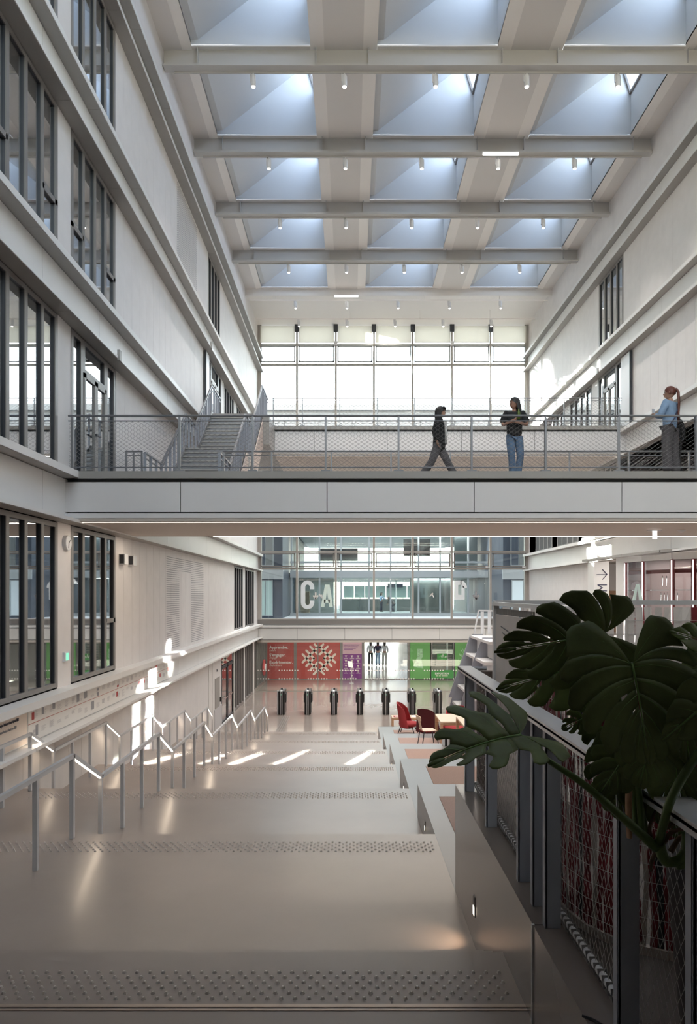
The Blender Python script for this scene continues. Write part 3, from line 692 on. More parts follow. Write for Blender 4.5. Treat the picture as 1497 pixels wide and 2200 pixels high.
# ================================================================== STEEL STAIR between the bridges
ss = empty('steel_stair', (-4.1, 18, 2.39), 'grey steel stair climbing from the nearer footbridge to the upper one', 'stairs')
x0, x1 = -5.02, -3.25
def flight(y0, y1, z0, z1, n):
    for i in range(n):
        y = y0 + (y1 - y0) * i / n; z = z0 + (z1 - z0) * (i + 1) / n
        m = MB(); m.box(x0 + .05, x1 - .05, y - .02, y + (y1 - y0) / n + .03, z - .04, z); m.obj('tread', 'tread', ss)
        MB().box(x0 + .05, x1 - .05, y + .02, y + .04, z - (z1 - z0) / n + .02, z - .04).obj('riser', 'steel', ss)
    for X, mt in ((x0, 'steel'), (x1, 'steel')):
        MB().prism([(X - .02, y0 - .12, z0 - .02), (X - .02, y0 - .12, z0 + .18), (X - .02, y1 - .05, z1 + .12), (X - .02, y1 + .12, z1 + .12), (X - .02, y1 + .12, z1 - .22), (X - .02, y0 + .25, z0 - .05)], (.045, 0, 0)).obj('stringer', mt, ss)
    # side sheet
    MB().prism([(x1 + .05, y0 + .1, z0 - .02), (x1 + .05, y1 + .1, z1 - .1), (x1 + .05, y1 + .75, z1 - .55), (x1 + .05, y0 + .75, z0 - .6)], (.03, 0, 0)).obj('side_sheet', 'ply', ss)
flight(18.65, 21.4, 2.39, 4.43, 12); flight(22.75, 25.4, 4.43, 6.50, 12)
MB().box(x0, x1 + .05, 21.4, 22.85, 4.25, 4.43).obj('half_landing', 'tread', ss); MB().box(XL + .05, x1 + .05, 17.2, 18.75, 2.2, 2.39).obj('foot_landing', 'tread', ss)
MB().prism([(x1 + .02, 22.0, 4.3), (x1 + .02, 22.25, 4.3), (x1 + .02, 20.6, 2.0), (x1 + .02, 20.35, 2.0)], (.08, 0, 0)).obj('brace', 'flange', ss)
MB().prism([(x1 + .02, 22.3, 4.3), (x1 + .02, 22.55, 4.3), (x1 + .02, 24.2, 2.0), (x1 + .02, 23.95, 2.0)], (.08, 0, 0)).obj('brace', 'flange', ss)
for X, nm in ((x0 - .02, 'l'), (x1 + .04, 'r')):
    H = 1.08
    pts = [(17.15, 2.39), (18.65, 2.39), (21.4, 4.43), (22.75, 4.43), (25.4, 6.5), (27.25, 6.5)]
    V = [Vector((X, y, z + H)) for y, z in pts]
    m = MB()
    for a, b in zip(V[:-1], V[1:]): m.bar(a, b, .05, .035)
    m.obj('stair_rail', 'steel', ss)
    m = MB()
    for a, b in zip(V[:-1], V[1:]):
        o_ = Vector((0, 0, -.13)); m.bar(a + o_, b + o_, .03, .02)
    m.obj('stair_rail', 'steel', ss)
    for (ya, za), (yb_, zb) in zip(pts[:-1], pts[1:]):
        n = max(1, int(round((yb_ - ya) / .48)))
        for i in range(n):
            y = ya + (yb_ - ya) * i / n; z = za + (zb - za) * i / n
            MB().box(X - .035, X + .035, y - .012, y + .012, z, z + H).obj('post_plate', 'steel2', ss)
# ================================================================== GROUND FLOOR HALL
# left doors at ground level
def gmull(y, wdt=.12, mt='web', d=.06):
    MB().box(XL - .08, XL + d, y - wdt / 2, y + wdt / 2, GR, -2.66).obj('pier', mt, wl)
o = empty('door_service', (XL, 28.9, GR), kind='structure'); o.name = f'door_{dn[0]}'; dn[0] += 1
MB().box(XL - .02, XL + .03, 28.3, 30.2, GR, -2.66).obj('door_surround', 'wall', o)
MB().box(XL + .03, XL + .05, 28.75, 29.75, GR + .95, GR + 2.2).obj('door_leaf', 'flange', o); MB().box(XL + .03, XL + .06, 28.6, 30.2, GR, GR + .95).obj('kick_plate', 'steel_lt', o)
MB().box(XL + .03, XL + .09, 29.85, 29.95, GR + 1.1, GR + 1.3).obj('card_reader', 'black', o)
text('door_lettering', 'BOSCO'[:0] + 'BG', (XL + .04, 29.1, -3.25), .16, 'ink', o, rot=(R(90), 0, R(90)))
o = empty('door_dark', (XL, 31.8, GR), kind='structure'); o.name = f'door_{dn[0]}'; dn[0] += 1
m = MB(); m.box(XL - 1.4, XL - 1.38, 30.2, 33.4, GR, -2.7); m.obj('lobby_back', 'blackm', o)
for a, b in ((30.3, 31.8), (31.85, 33.3)):
    m = MB(); m.box(XL - .03, XL + .03, a, a + .1, GR, -3.2); m.box(XL - .03, XL + .03, b - .1, b, GR, -3.2); m.box(XL - .03, XL + .03, a, b, -3.3, -3.15); m.box(XL - .03, XL + .03, a, b, GR, GR + .12)
    lf = m.obj('door_leaf', 'dark', o); MB().box(XL - .01, XL, a + .1, b - .1, GR + .12, -3.3).obj('pane', 'gwin', lf)
    MB().bar((XL + .08, (a + b) / 2 - .4, GR + 1.1), (XL + .08, (a + b) / 2 + .4, GR + 1.1), .04).obj('push_bar', 'chrome', lf)
MB().box(XL - .02, XL, 30.2, 33.4, -3.12, -2.68).obj('fanlight', 'gwin', o)
gmull(33.5, .22); gmull(36.7, .2); gmull(40.2, .35)
def gwindow(y0, y1, n, mt='red'):
    o = empty('window_g', (XL, (y0 + y1) / 2, GR), kind='structure'); o.name = f'window_{wn[0]}'; wn[0] += 1
    for i in range(n + 1):
        y = y0 + (y1 - y0) * i / n; MB().box(XL - .14, XL + .02, y - .035, y + .035, GR, -2.68).obj('mullion', ['frame'], o)
    for i in range(n): MB().box(XL - .06, XL - .05, y0 + (y1 - y0) * i / n + .03, y0 + (y1 - y0) * (i + 1) / n - .03, GR + .1, -2.7).obj('pane', 'gwin', o)
    MB().box(XL - .14, XL + .02, y0, y1, GR, GR + .12).obj('sill', 'frame', o)
    m = MB(); m.quad((XL - .9, y0, GR), (XL - .9, y1, GR), (XL - .9, y1, -2.6), (XL - .9, y0, -2.6)); m.obj('room_interior', mt, o)
gwindow(33.65, 36.6, 4, 'room'); gwindow(36.8, 40.0, 4, 'red'); gwindow(40.4, 46.3, 9, 'room')
MB().box(XL - .3, XL + .0, 27.6, 47, GR - .1, GR).obj('threshold', 'floor', fl)
t = empty('ashcan_sign', (XL, 45.0, -4.5)); t.name = 'fire_hose_reel'; tag(t, 'round red fire hose reel on the far left wall before the red posters', 'fire hose')
m = MB(); m.smooth = True
for r_, w_, mt in ((.42, .12, 0), (.2, .18, 1)):
    m.use(mt).add([(XL + .05 + d_, 44.6 + r_ * math.cos(a * math.pi / 8), -4.7 + r_ * 1.25 * math.sin(a * math.pi / 8)) for d_ in (0, w_) for a in range(16)],
          [tuple(range(16)), tuple(range(16, 32))] + [(i, (i + 1) % 16, 16 + (i + 1) % 16, 16 + i) for i in range(16)])
m.obj('reel_drum', ['ink_r', 'white'], t)
# clear screen line before the posters, with two rows of marker dots
sc = empty('window_screen', (2.6, 41.0, GR), kind='structure'); sc.name = f'window_{wn[0]}'; wn[0] += 1
gx = [XL + .05, -4.85, -3.45, -2.05, -.62, .8, 2.2, 3.62, 5.0, 6.45, 8.6, 10.7]
for a, b in zip(gx[:-1], gx[1:]): MB().box(a + .01, b - .01, 41.0, 41.012, GR + .02, -2.95).obj('pane', 'glass', sc)
MB().box(XL, XR, 40.98, 41.03, GR, GR + .02).obj('floor_channel', 'flange', sc)
m = MB(); n = 6
for zc in (-4.49, -4.98):
    x = XL + .2; i = 0
    while x < 9:
        i += 1
        if (i % 11) not in (6, 7, 8):
            m.add([(x + .045 * math.cos(q * math.pi / 3), 40.99, zc + .045 * math.sin(q * math.pi / 3)) for q in range(6)], [tuple(range(6))])
        x += .155
m.obj('marker_dots', 'white_ink', sc)['kind'] = 'stuff'
# turnstiles
def make_turnstile():
    t = empty('turnstile', (0, 0, 0), local=True)
    m = MB(); m.box(-.15, -.045, -.05, .9, .02, 1.12); m.box(.045, .15, -.05, .9, .02, 1.12); m.box(-.15, .15, .75, .92, .02, 1.10); m.obj('cabinet', 'black', t, bevel=.02)
    m = MB(); m.box(-.045, -.02, -.09, .5, .0, 1.12); m.box(.02, .045, -.09, .5, .0, 1.12); m.obj('edge_trim', 'steel_lt', t)
    MB().box(-.02, .02, -.07, .5, .0, 1.08).obj('centre_panel', 'blackm', t)
    m = MB(); m.prism([(-.05, -.05, 1.12), (.05, -.05, 1.12), (.05, .3, 1.20), (-.05, .3, 1.20)], (0, .03, .02)); m.obj('cap', 'steel_lt', t)
    m = MB(); m.box(-.03, .05, .1, .2, 1.17, 1.25); m.obj('card_reader', 'black', t)
    MB().box(-.022, -.006, -.078, -.07, .93, .99).obj('status_light', 'sign_g', t)
    MB().box(-.20, -.15, .2, .8, .55, .95).obj('wing_housing', 'black', t); MB().box(.15, .20, .2, .8, .55, .95).obj('wing_housing', 'black', t)
    return t
t0_ = make_turnstile()
for i in range(7):
    o = t0_ if i == 0 else copy_tree(t0_)
    o.location = ((605.5 + 55.9 * i - 752) / F * 33.2, 33.0, GR)
    tag(o, f'slim black turnstile with steel edges, {ORD[i]} from the left in the row', 'turnstile', 'row of turnstiles')
t = empty('barrier_post', (-3.32, 33.1, GR), 'plain steel barrier post just left of the first turnstile', 'post')
MB().box(-3.46, -3.38, 33.0, 33.1, GR, GR + 1.15).obj('post_body', 'steel_lt', t); MB().box(-3.38, -3.35, 33.05, 33.15, GR, GR + 1.1).obj('post_back', 'blackm', t)
# ------------------------------------------------------------------ posters and doors behind the turnstiles
PY = 46.5; PX = lambda px: (px - 752) / F * PY; PZ = lambda py: (1276 - py) / F * PY
wf = empty('wall_far', (0, PY, GR), kind='structure')
top = -2.75
for a, b in ((XL - .3, PX(573)), (PX(777), PX(783)), (PX(876), PX(880)), (PX(1060), XR + 2)):
    MB().box(a, b, PY - .02, PY + .12, GR, top).obj('pier', 'frame', wf)
def poster(name, px0, px1, matn, lab, cat, z0=PZ(1459), z1=top - .05):
    o = empty(name, (PX((px0 + px1) / 2), PY, z0), lab, cat)
    MB().box(PX(px0), PX(px1), PY - .05, PY - .01, z0, z1).obj('sheet', matn, o)
    return o
for x in (572, 634.5, 733.5): MB().box(PX(x) - .1, PX(x) + .08, PY - .08, PY + .08, GR, top).obj('post', 'frame', wf)
MB().box(PX(683) - .03, PX(683) + .03, PY - .08, PY + .0, GR, top).obj('post', 'frame', wf)
MB().box(XL, PX(880), PY - .05, PY + .1, GR, GR + .03).obj('kerb', 'frame', wf); 
pr = poster('poster', 574.5, 632, 'red', 'red poster reading Apprendre, S\'engager, Experimenter in white', 'poster')
tz = [PZ(1393.5), PZ(1410), PZ(1425.5)]
for s_, z in zip(('Apprendre.', 'S’engager.', 'Expérimenter.'), tz): text('lettering', s_, (PX(578.7), PY - .055, z), .27, 'white_ink', pr, bold=.006, sx=1.0)
for s_, z in zip(('Learn', 'Engage', 'Experiment'), (PZ(1399), PZ(1415), PZ(1431))): text('lettering', s_, (PX(578.7), PY - .055, z), .19, 'cream', pr, shear=.3, sx=.95)
pr = poster('poster', 637, 731, 'red', 'wide red poster with a cream woven lattice emblem', 'poster')
cx = PX(685); u = PY / F / 5.347   # metres per pixel of the measured crop
def lz(a, b, c, d, sgn=1):
    A = Vector((cx + sgn * (a - 775) * u, PY - .056, PZ(1360 + b / 5.347))); B = Vector((cx + sgn * (c - 775) * u, PY - .056, PZ(1360 + d / 5.347)))
    m = lm; w = 25 * u; dd = (B - A).normalized(); nx = Vector((-dd.z, 0, dd.x)) * w / 2
    pts = [A + nx, A - dd * w / 2 * .7 + nx * .6, A - dd * w / 2, A - dd * w / 2 * .7 - nx * .6, A - nx, B - nx, B + dd * w / 2 * .7 - nx * .6, B + dd * w / 2, B + dd * w / 2 * .7 + nx * .6, B + nx]
    m.prism(pts, (0, -.004, 0))
lm = MB()
for sgn in (1, -1):
    for q in ((675, 155, 762, 243), (630, 200, 717, 290), (588, 243, 762, 425), (588, 337, 762, 165), (630, 380, 720, 288), (675, 425, 762, 335), (715, 472, 762, 425), (725, 130, 762, 165)): lz(*q, sgn)
lm.obj('woven_emblem', 'cream', pr)
o = poster('poster', 736, 777, 'purple', 'purple poster with rows of small white icons, right of the red ones', 'poster', z1=PZ(1405.5))
m = MB()
for r_ in range(5):
    for c_ in range(3):
        x = PX(743 + c_ * 13); z = PZ(1410 + r_ * 10.3)
        if r_ == 4 and c_ != 1: continue
        m.prism([(x - .09, PY - .055, z + .06), (x + .09, PY - .055, z + .06), (x, PY - .055, z - .06)], (0, -.004, 0)); m.box(x - .015, x + .015, PY - .059, PY - .055, z - .12, z)
        m.box(x - .14, x + .14, PY - .059, PY - .055, z - .17, z - .145)
m.obj('icons', 'cream', o)
o = poster('poster', 736, 777, 'pink', 'pink title sheet above the purple poster', 'poster', z0=PZ(1405))
text('lettering', 'SEMAINE INTERNATIONALE', (PX(738.5), PY - .055, PZ(1387)), .10, 'purple', o, bold=.002, sx=.82); text('lettering', 'DES DROITS DES FEMMES', (PX(738.5), PY - .055, PZ(1390.5)), .10, 'purple', o, bold=.002, sx=.82)
m = MB(); [m.box(PX(738.5), PX(738.5) + w_, PY - .058, PY - .054, PZ(y_) - .02, PZ(y_) + .01) for w_, y_ in ((.8, 1393.5), (.6, 1395.2))]; m.obj('fine_print', 'purple', o)
t = empty('info_stand', (PX(753), 44.6, GR), 'slim floor stand with a tilted white notice before the purple poster', 'stand')
MB().bar((PX(753) + .05, 44.6, GR), (PX(753) + .05, 44.6, GR + 1.05), .035).obj('stand_pole', 'steel_lt', t); MB().lathe((PX(753) + .05, 44.6, GR), [(.16, 0), (.16, .02), (.02, .03)], 14).obj('stand_base', 'steel_lt', t)
MB().prism([(PX(748.5), 44.5, GR + 1.05), (PX(758.5), 44.5, GR + 1.0), (PX(756.5), 44.7, GR + 1.38), (PX(746.5), 44.7, GR + 1.42)], (0, .02, 0)).obj('notice_plate', 'white_ink', t)
# right hand green sheets and sliding door
o = poster('poster', 881, 924, 'green', 'light green poster printed with a pale lace dress', 'poster')
def dress(o, px, sc_=1.0, nm='dress_print'):
    pts = [(896, 1394), (907, 1394), (908, 1410), (905, 1416), (909, 1436), (894, 1434), (888, 1431), (892, 1420), (896, 1412)]
    P_ = [(PX(px + (x - 897) * sc_), PY - .055, PZ(1394 + (y - 1394) * sc_)) for x, y in pts]
    # a chain of slivers so that the outline stays concave
    m = MB(); c = len(P_)
    L = [P_[0], P_[8], P_[7], P_[6], P_[5]]; Rr = [P_[1], P_[2], P_[3], P_[4], P_[4]]
    for i in range(4): m.quad(L[i], Rr[i], Rr[i + 1], L[i + 1])
    m.obj(nm, 'green_l', o)
dress(o, 897)
o = empty('sliding_door', (PX(951), PY, GR), kind='structure'); o.name = f'door_{dn[0]}'; dn[0] += 1
m = MB()
for a, b in ((926, 928.5), (973, 975)): m.box(PX(a), PX(b), PY - .06, PY + .02, GR, top)
m.box(PX(926), PX(975), PY - .06, PY + .02, top - .1, top); m.obj('door_frame', 'frame', o)
MB().box(PX(928.5), PX(973), PY - .02, PY - .01, GR + .08, top - .1).obj('pane', 'glass', o)
MB().box(PX(928), PX(973), PY + .5, PY + .55, GR, top).obj('room_interior', 'ply', o)
m = MB(); [m.box(PX(928), PX(973), PY + .42, PY + .5, GR + .9 + i * .17, GR + 1.0 + i * .17) for i in range(12)]; m.obj('blind_slats', 'frame', o)
t = empty('poster', (PX(949), PY, PZ(1418)), 'small green sign with a white heartbeat line on the glass door', 'sign')
MB().box(PX(938.5), PX(959.5), PY - .075, PY - .06, PZ(1418), PZ(1404)).obj('sheet', 'green_d', t)
m = MB(); pts = [(942, 1411), (945, 1411), (947, 1408), (949, 1414), (951, 1405), (953, 1413), (955, 1411)]
for a, b in zip(pts[:-1], pts[1:]): m.bar((PX(a[0]), PY - .08, PZ(a[1])), (PX(b[0]), PY - .08, PZ(b[1])), .03, .008)
m.prism([(PX(955), PY - .08, PZ(1411)), (PX(956), PY - .08, PZ(1409.5)), (PX(957), PY - .08, PZ(1410.3)), (PX(958), PY - .08, PZ(1409.5)), (PX(959), PY - .08, PZ(1411)), (PX(957), PY - .08, PZ(1413.5))], (0, -.004, 0)); m.obj('heartbeat_emblem', 'white_ink', t)
t = empty('poster', (PX(949), PY, PZ(1457)), 'green sheet reading EXPOSITION at the foot of the glass door', 'poster')
MB().box(PX(926), PX(974), PY - .08, PY - .065, PZ(1457), PZ(1439.5)).obj('sheet', 'green_d', t)
text('lettering', 'EXPOSITION', (PX(949), PY - .085, PZ(1448.5)), .17, 'white_ink', t, align='CENTER', bold=.006, sx=.95)
m = MB(); [m.box(PX(a), PX(b), PY - .088, PY - .084, PZ(1452.3), PZ(1451)) for a, b in ((936, 940), (942, 946.5), (948.5, 961.5))]; m.obj('fine_print', 'cream', t)
o = poster('poster', 977, 1040, 'green', 'green poster with a pale plant motif, partly behind the white steel steps', 'poster')
m = MB(); random.seed(3)
for i in range(26):
    a = random.uniform(-.9, .9); l = random.uniform(.2, .6); x = PX(1000) ; z = PZ(1425) + random.uniform(-.5, .6)
    m.prism([(x, PY - .055, z), (x + l * math.sin(a) + .03, PY - .055, z + l * math.cos(a)), (x + l * math.sin(a) * 1.25, PY - .055, z + l * 1.1), (x + l * math.sin(a) - .05, PY - .055, z + l * math.cos(a) + .03)], (0, -.003, 0))
m.obj('plant_print', 'green_l', o)
MB().box(XL - .4, 14, YE + .1, 75, -2.80, -2.70).obj('corridor_ceiling', 'ceil', wf)
m = MB(); m.box(PX(782), PX(783) - .02, 47, 95, GR, -2.7); m.obj('corridor_side', 'wall', wf); m = MB(); m.box(PX(876) + 2.6, PX(876) + 2.7, 46.7, 95, GR, -2.7); m.obj('corridor_side', 'wall', wf)
m = MB(); m.box(-9, 16, 47.3, 47.35, GR, -2.7)  # closes the space behind the sheets except for the passage
for a, b in ((-9, PX(782)), (PX(876) + .05, 16)): MB().box(a, b, PY + 1.0, PY + 1.1, GR, -2.75).obj('backing', 'room', wf)
# ------------------------------------------------------------------ furniture
def prod_table(lab, x0, x1, y0, y1, zf, h, th=.045, leg=.07, nm='table'):
    t = empty(nm, ((x0 + x1) / 2, (y0 + y1) / 2, zf), lab, nm.replace('_', ' '))
    MB().box(x0, x1, y0, y1, zf + h - th, zf + h).obj('tabletop', 'wood_lt', t, bevel=.006)
    m = MB(); m.box(x0 + .05, x1 - .05, y0 + .05, y0 + .08, zf + h - th - .07, zf + h - th); m.box(x0 + .05, x1 - .05, y1 - .08, y1 - .05, zf + h - th - .07, zf + h - th); m.obj('apron', 'wood', t)
    for x in (x0 + leg / 2, x1 - leg / 2):
        for y in (y0 + leg / 2, y1 - leg / 2): MB().box(x - leg / 2, x + leg / 2, y - leg / 2, y + leg / 2, zf, zf + h - th).obj('leg', 'wood', t)
    return t
Z5, Z6, Z4 = LH(5), LH(6), LH(4)
prod_table('pale oak table on the terrace in front of the red armchairs', 2.49, 4.1, 19.25, 20.5, Z5, .75)
prod_table('nearer oak table half hidden behind the grey guard post', 2.62, 4.2, 16.1, 17.3, Z4, .75)
t = prod_table('low oak bench with magazines on the hall floor', 1.78, 3.75, 29.6, 30.2, GR, .47, nm='bench')
for i, (x, w_, mt, lb) in enumerate([(2.0, .30, 'fab_red', 'red magazine at the left end of the bench'), (2.32, .42, 'ink_b', 'dark blue magazine in the middle of the bench'), (2.8, .3, 'ltblue', 'pale magazine beside the dark blue one on the bench'), (3.3, .35, 'ink_g', 'grey magazine at the right end of the bench')]):
    b = empty('magazine', (x, 29.8, GR + .47), lb, 'magazine', 'magazines on the bench')
    MB().box(x - w_ / 2, x + w_ / 2, 29.68, 30.0, GR + .47, GR + .482).obj('cover', mt, b); MB().box(x - w_ / 3, x + w_ / 4, 29.74, 29.9, GR + .482, GR + .484).obj('cover_print', 'white_ink', b)
def armchair(x, y, z, rz, lab, m_in, m_out, w=.75, h=1.08):
    t = empty('armchair', (x, y, z), lab, 'armchair', None, local=True, rz=rz)
    # shell: curved high back wrapping round, built as a bent sheet with thickness; seat faces -Y
    nu, nv = 14, 10; m = MB(); m.smooth = True
    def pt(u, v, off):
        a = (u - .5) * math.pi * 1.05; zz = .30 + v * (h - .30)
        k = 1 - .30 * max(0, v - .45) ** 1.0 * abs(u - .5) * 2
        top = 1 - .22 * (abs(u - .5) * 2) ** 2.2
        zz = .28 + v * (h * top - .28)
        rad = (w / 2 + off) * (1 - .12 * v); lean = .16 * v
        return (math.sin(a) * rad * (1 - .18 * v * abs(math.sin(a))), math.cos(a) * rad * .8 + lean, zz)
    G = [[pt(i / nu, j / nv, 0) for i in range(nu + 1)] for j in range(nv + 1)]; H_ = [[pt(i / nu, j / nv, .05) for i in range(nu + 1)] for j in range(nv + 1)]
    fs = []; W_ = nu + 1
    vs = [p for r_ in G for p in r_] + [p for r_ in H_ for p in r_]; N = W_ * (nv + 1)
    m.use(0).add(vs, [(j * W_ + i, j * W_ + i + 1, (j + 1) * W_ + i + 1, (j + 1) * W_ + i) for j in range(nv) for i in range(nu)])
    m.use(1).add(vs, [(N + j * W_ + i, N + (j + 1) * W_ + i, N + (j + 1) * W_ + i + 1, N + j * W_ + i + 1) for j in range(nv) for i in range(nu)])
    rim = [nv * W_ + i for i in range(W_)]
    m.add(vs, [(rim[i], rim[i + 1], N + rim[i + 1], N + rim[i]) for i in range(nu)] + [(j * W_, (j + 1) * W_, N + (j + 1) * W_, N + j * W_) for j in range(nv)] + [(j * W_ + nu, N + j * W_ + nu, N + (j + 1) * W_ + nu, (j + 1) * W_ + nu) for j in range(nv)])
    m.obj('backrest_shell', [m_in, m_out], t)
    m = MB(); m.smooth = True; m.lathe((0, .05, .30), [(.05, 0), (.30, .0), (.34, .05), (.33, .11), (.05, .13)], 18, w / .72, w / .78); m.obj('seat_cushion', m_in, t)
    MB().lathe((0, .08, .22), [(.16, 0), (.3, .08)], 12).obj('underframe', 'fab_dark', t)
    for sx in (-1, 1):
        for sy in (-1, 1): MB().bar((sx * .2, .08 + sy * .2, .27), (sx * .30, .08 + sy * .3, 0), .04, n=6, w2=.025).obj('leg', 'black', t)
    return t
armchair(2.02, 23.6, Z6, R(75), 'bright red high backed armchair seen from the side', 'fab_red', 'fab_red')
armchair(2.55, 22.7, Z6, R(152), 'dark maroon high backed armchair turned away in front of the red one', 'fab_red', 'fab_dark')
armchair(3.62, 22.9, Z6, R(0), 'wide deep red armchair behind the oak table', 'fab_red', 'fab_red', w=1.15, h=1.0)
armchair(3.2, 21.7, Z6 , R(180), 'small dark tub chair under the far edge of the oak table', 'fab_dark', 'fab_dark', w=.62, h=.6)
t = empty('side_chair', (2.2, 19.7, Z5), 'pale wooden side chair with thin dark steel legs', 'chair', local=True, rz=R(-78))
m = MB(); m.smooth = False; m.prism([(-.21, -.2, .43), (.21, -.2, .43), (.19, .2, .42), (-.19, .2, .42)], (0, 0, .025)); m.obj('seat', 'wood_lt', t, bevel=.008)
m = MB(); m.prism([(-.09, -.21, .44), (.09, -.21, .44), (.09, -.30, .80), (-.09, -.30, .80)], (0, .02, 0)); m.prism([(-.2, -.29, .72), (.2, -.29, .72), (.22, -.30, .84), (-.22, -.30, .84)], (0, .025, 0)); m.obj('backrest', 'wood_lt', t, bevel=.006)
for sx, sy in ((-1, -1), (1, -1), (-1, 1), (1, 1)): MB().tube([(sx * .16, sy * .12, .43), (sx * .19, sy * .18, .41), (sx * .21, sy * .24, 0)], .013, 8).obj('leg', 'dark', t)
t = empty('low_stool', (2.55, 17.4, Z4), 'low red stool with striped side under the nearer oak table', 'stool')
MB().box(2.28, 2.75, 17.35, 17.6, Z4 + .22, Z4 + .30).obj('seat', 'fab_red', t, bevel=.02)
m = MB(); [m.use(i % 2).box(2.3 + i * .06, 2.36 + i * .06, 17.4, 17.55, Z4, Z4 + .22) for i in range(7)]; m.obj('striped_body', ['white', 'black'], t)

# ------------------------------------------------------------------ white steel steps at the right
ws = empty('white_steps', (4.5, 25.5, GR), 'white steel stair with grey slanted stringers beside the green posters', 'stairs')
yF = 26.0
stp = [(4.47, -1.54), (4.30, -2.19), (4.10, -2.75), (4.00, -3.36), (3.80, -3.97), (3.68, -4.55), (3.5, -5.13)]
for i, (x, z) in enumerate(stp):
    MB().box(x, x + 1.4 - .15 * i * 0, yF - 3.6, yF, z - .09, z).obj('tread', 'white', ws)
    MB().box(x + .25, x + .29, yF - 3.6, yF, z - .62, z - .09).obj('riser', 'white', ws)
for yy in (yF + .02, yF - 2.0):
    MB().prism([(4.55, yy, -1.5), (4.95, yy, -1.5), (4.35, yy, -4.2), (4.05, yy, GR), (3.35, yy, GR), (3.7, yy, -4.2), (4.2, yy, -2.4)], (0, .05, 0)).obj('stringer', 'steel2', ws)
for x, z in ((4.47, -1.54), (4.07, -2.7)): MB().prism([(x, yF + .0, z), (x + .12, yF, z), (x - .25, yF, z - 1.15), (x - .4, yF, z - 1.15)], (0, .06, 0)).obj('stringer_plate', 'steel2', ws)
MB().box(4.95, XR, 22.4, 26.2, -1.75, -1.55).obj('top_platform', 'white', ws)
m = MB(); m.bar((4.62, yF, -1.5), (4.78, yF, -.62), .05); m.bar((4.78, yF, -.62), (6.5, yF, -.66), .05)
for i in range(7): m.box(4.86 + i * .26, 4.98 + i * .26, yF - .01, yF + .01, -1.5, -.66)
m.obj('slatted_guard', 'white', ws)
# small fittings
def ring(m, c, ax, r_, d_, n=24):
    """disc on a side wall: axis X"""
    x, y, z = c
    m.add([(x + k, y + r_ * math.cos(2 * math.pi * i / n), z + r_ * math.sin(2 * math.pi * i / n)) for k in (0, d_) for i in range(n)],
          [tuple(range(n))[::-1], tuple(range(n, 2 * n))] + [(i, (i + 1) % n, n + (i + 1) % n, n + i) for i in range(n)])
t = empty('wall_clock', (XL, 13.72, .99), 'round white wall clock on the pier between the left windows', 'clock')
m = MB(); m.smooth = False; ring(m, (XL, 13.72, 1.0), 0, .15, .07); m.obj('clock_case', 'steel_lt', t)
m = MB(); ring(m, (XL + .07, 13.72, 1.0), 0, .135, .004); m.obj('dial', 'white', t)
MB().bar((XL + .078, 13.72, 1.0), (XL + .078, 13.78, 1.06), .012, .006).obj('hour_hand', 'black', t); MB().bar((XL + .078, 13.72, 1.0), (XL + .078, 13.70, .9), .01, .006).obj('minute_hand', 'black', t)
t = empty('exit_sign', (XL, 13.72, -1.23), 'small lit green and white exit sign low on the pier between the left windows', 'sign')
MB().box(XL, XL + .05, 13.60, 13.85, -1.32, -1.14).obj('sign_box', 'white', t); MB().box(XL + .05, XL + .056, 13.64, 13.76, -1.30, -1.16).obj('pictogram', 'sign_g', t)
for i, y in enumerate((17.05, 17.75)):
    t = empty('wall_speaker', (XL, y, .85), ['grey box speaker on the left wall, nearer one of the pair', 'grey box speaker on the left wall, farther one of the pair'][i], 'speaker', 'wall speakers')
    MB().box(XL, XL + .14, y - .14, y + .14, .72, .97).obj('speaker_box', 'white', t); MB().box(XL + .02, XL + .12, y - .15, y - .14, .74, .95).obj('speaker_grille', 'dark', t)
for i, (X, y, z, s, lb) in enumerate([(XL, 15.95, 5.42, 1, 'small grey camera on the left ledge above the glazed doors'), (XL, 26.5, 9.42, 1, 'tiny grey camera on the upper left ledge, farther down the hall'), (XR, 29.5, 9.42, -1, 'tiny camera on the right ledge in the sunlit stretch')]):
    t = empty('camera_unit', (X, y, z), lb, 'camera')
    MB().box(X + s * .30, X + s * .36, y - .06, y + .06, z - .1, z + .14).obj('camera_body', 'flange', t); MB().bar((X + s * .05, y, z), (X + s * .32, y, z), .03).obj('bracket', 'steel', t)
# ------------------------------------------------------------------ printed timeline on the left slab edge
t = empty('timeline_board', (XL + .05, 16, -2.2), 'long white printed timeline panel on the left slab edge', 'board')
xb = XL + .051
MB().box(xb, xb + .008, 12.02, 21.6, -2.56, -1.965).obj('board_sheet', 'white_ink', t)
MB().box(xb, xb + .008, 10.6, 11.98, -2.56, -1.965).obj('title_sheet', 'cream', t)
text('lettering', 'emlyon business school depuis 1872', (xb + .01, 11.02, -2.12), .072, 'ink', t, rot=(R(90), 0, R(90)), sx=.62, bold=.001); text('lettering', 'emlyon business school since 1872', (xb + .01, 11.02, -2.23), .068, 'ink_g', t, rot=(R(90), 0, R(90)), sx=.60)
MB().box(xb + .008, xb + .010, 12.02, 21.6, -2.262, -2.254).obj('timeline_rule', 'ink_r', t)
random.seed(11); mt_ = MB(); mr = MB(); mp = MB()
y = 12.2
while y < 21.3:
    for z0, up in ((-2.23, 1), (-2.30, -1)):
        for c in range(random.choice((1, 2, 2))):
            yy = y + c * .0; h0 = random.uniform(.02, .10)
            for q in range(random.choice((3, 4, 6, 7))):
                zz = z0 + up * (h0 + q * .016); mt_.box(xb + .008, xb + .0095, yy, yy + random.uniform(.12, .2), zz, zz + .005)
    y += .34
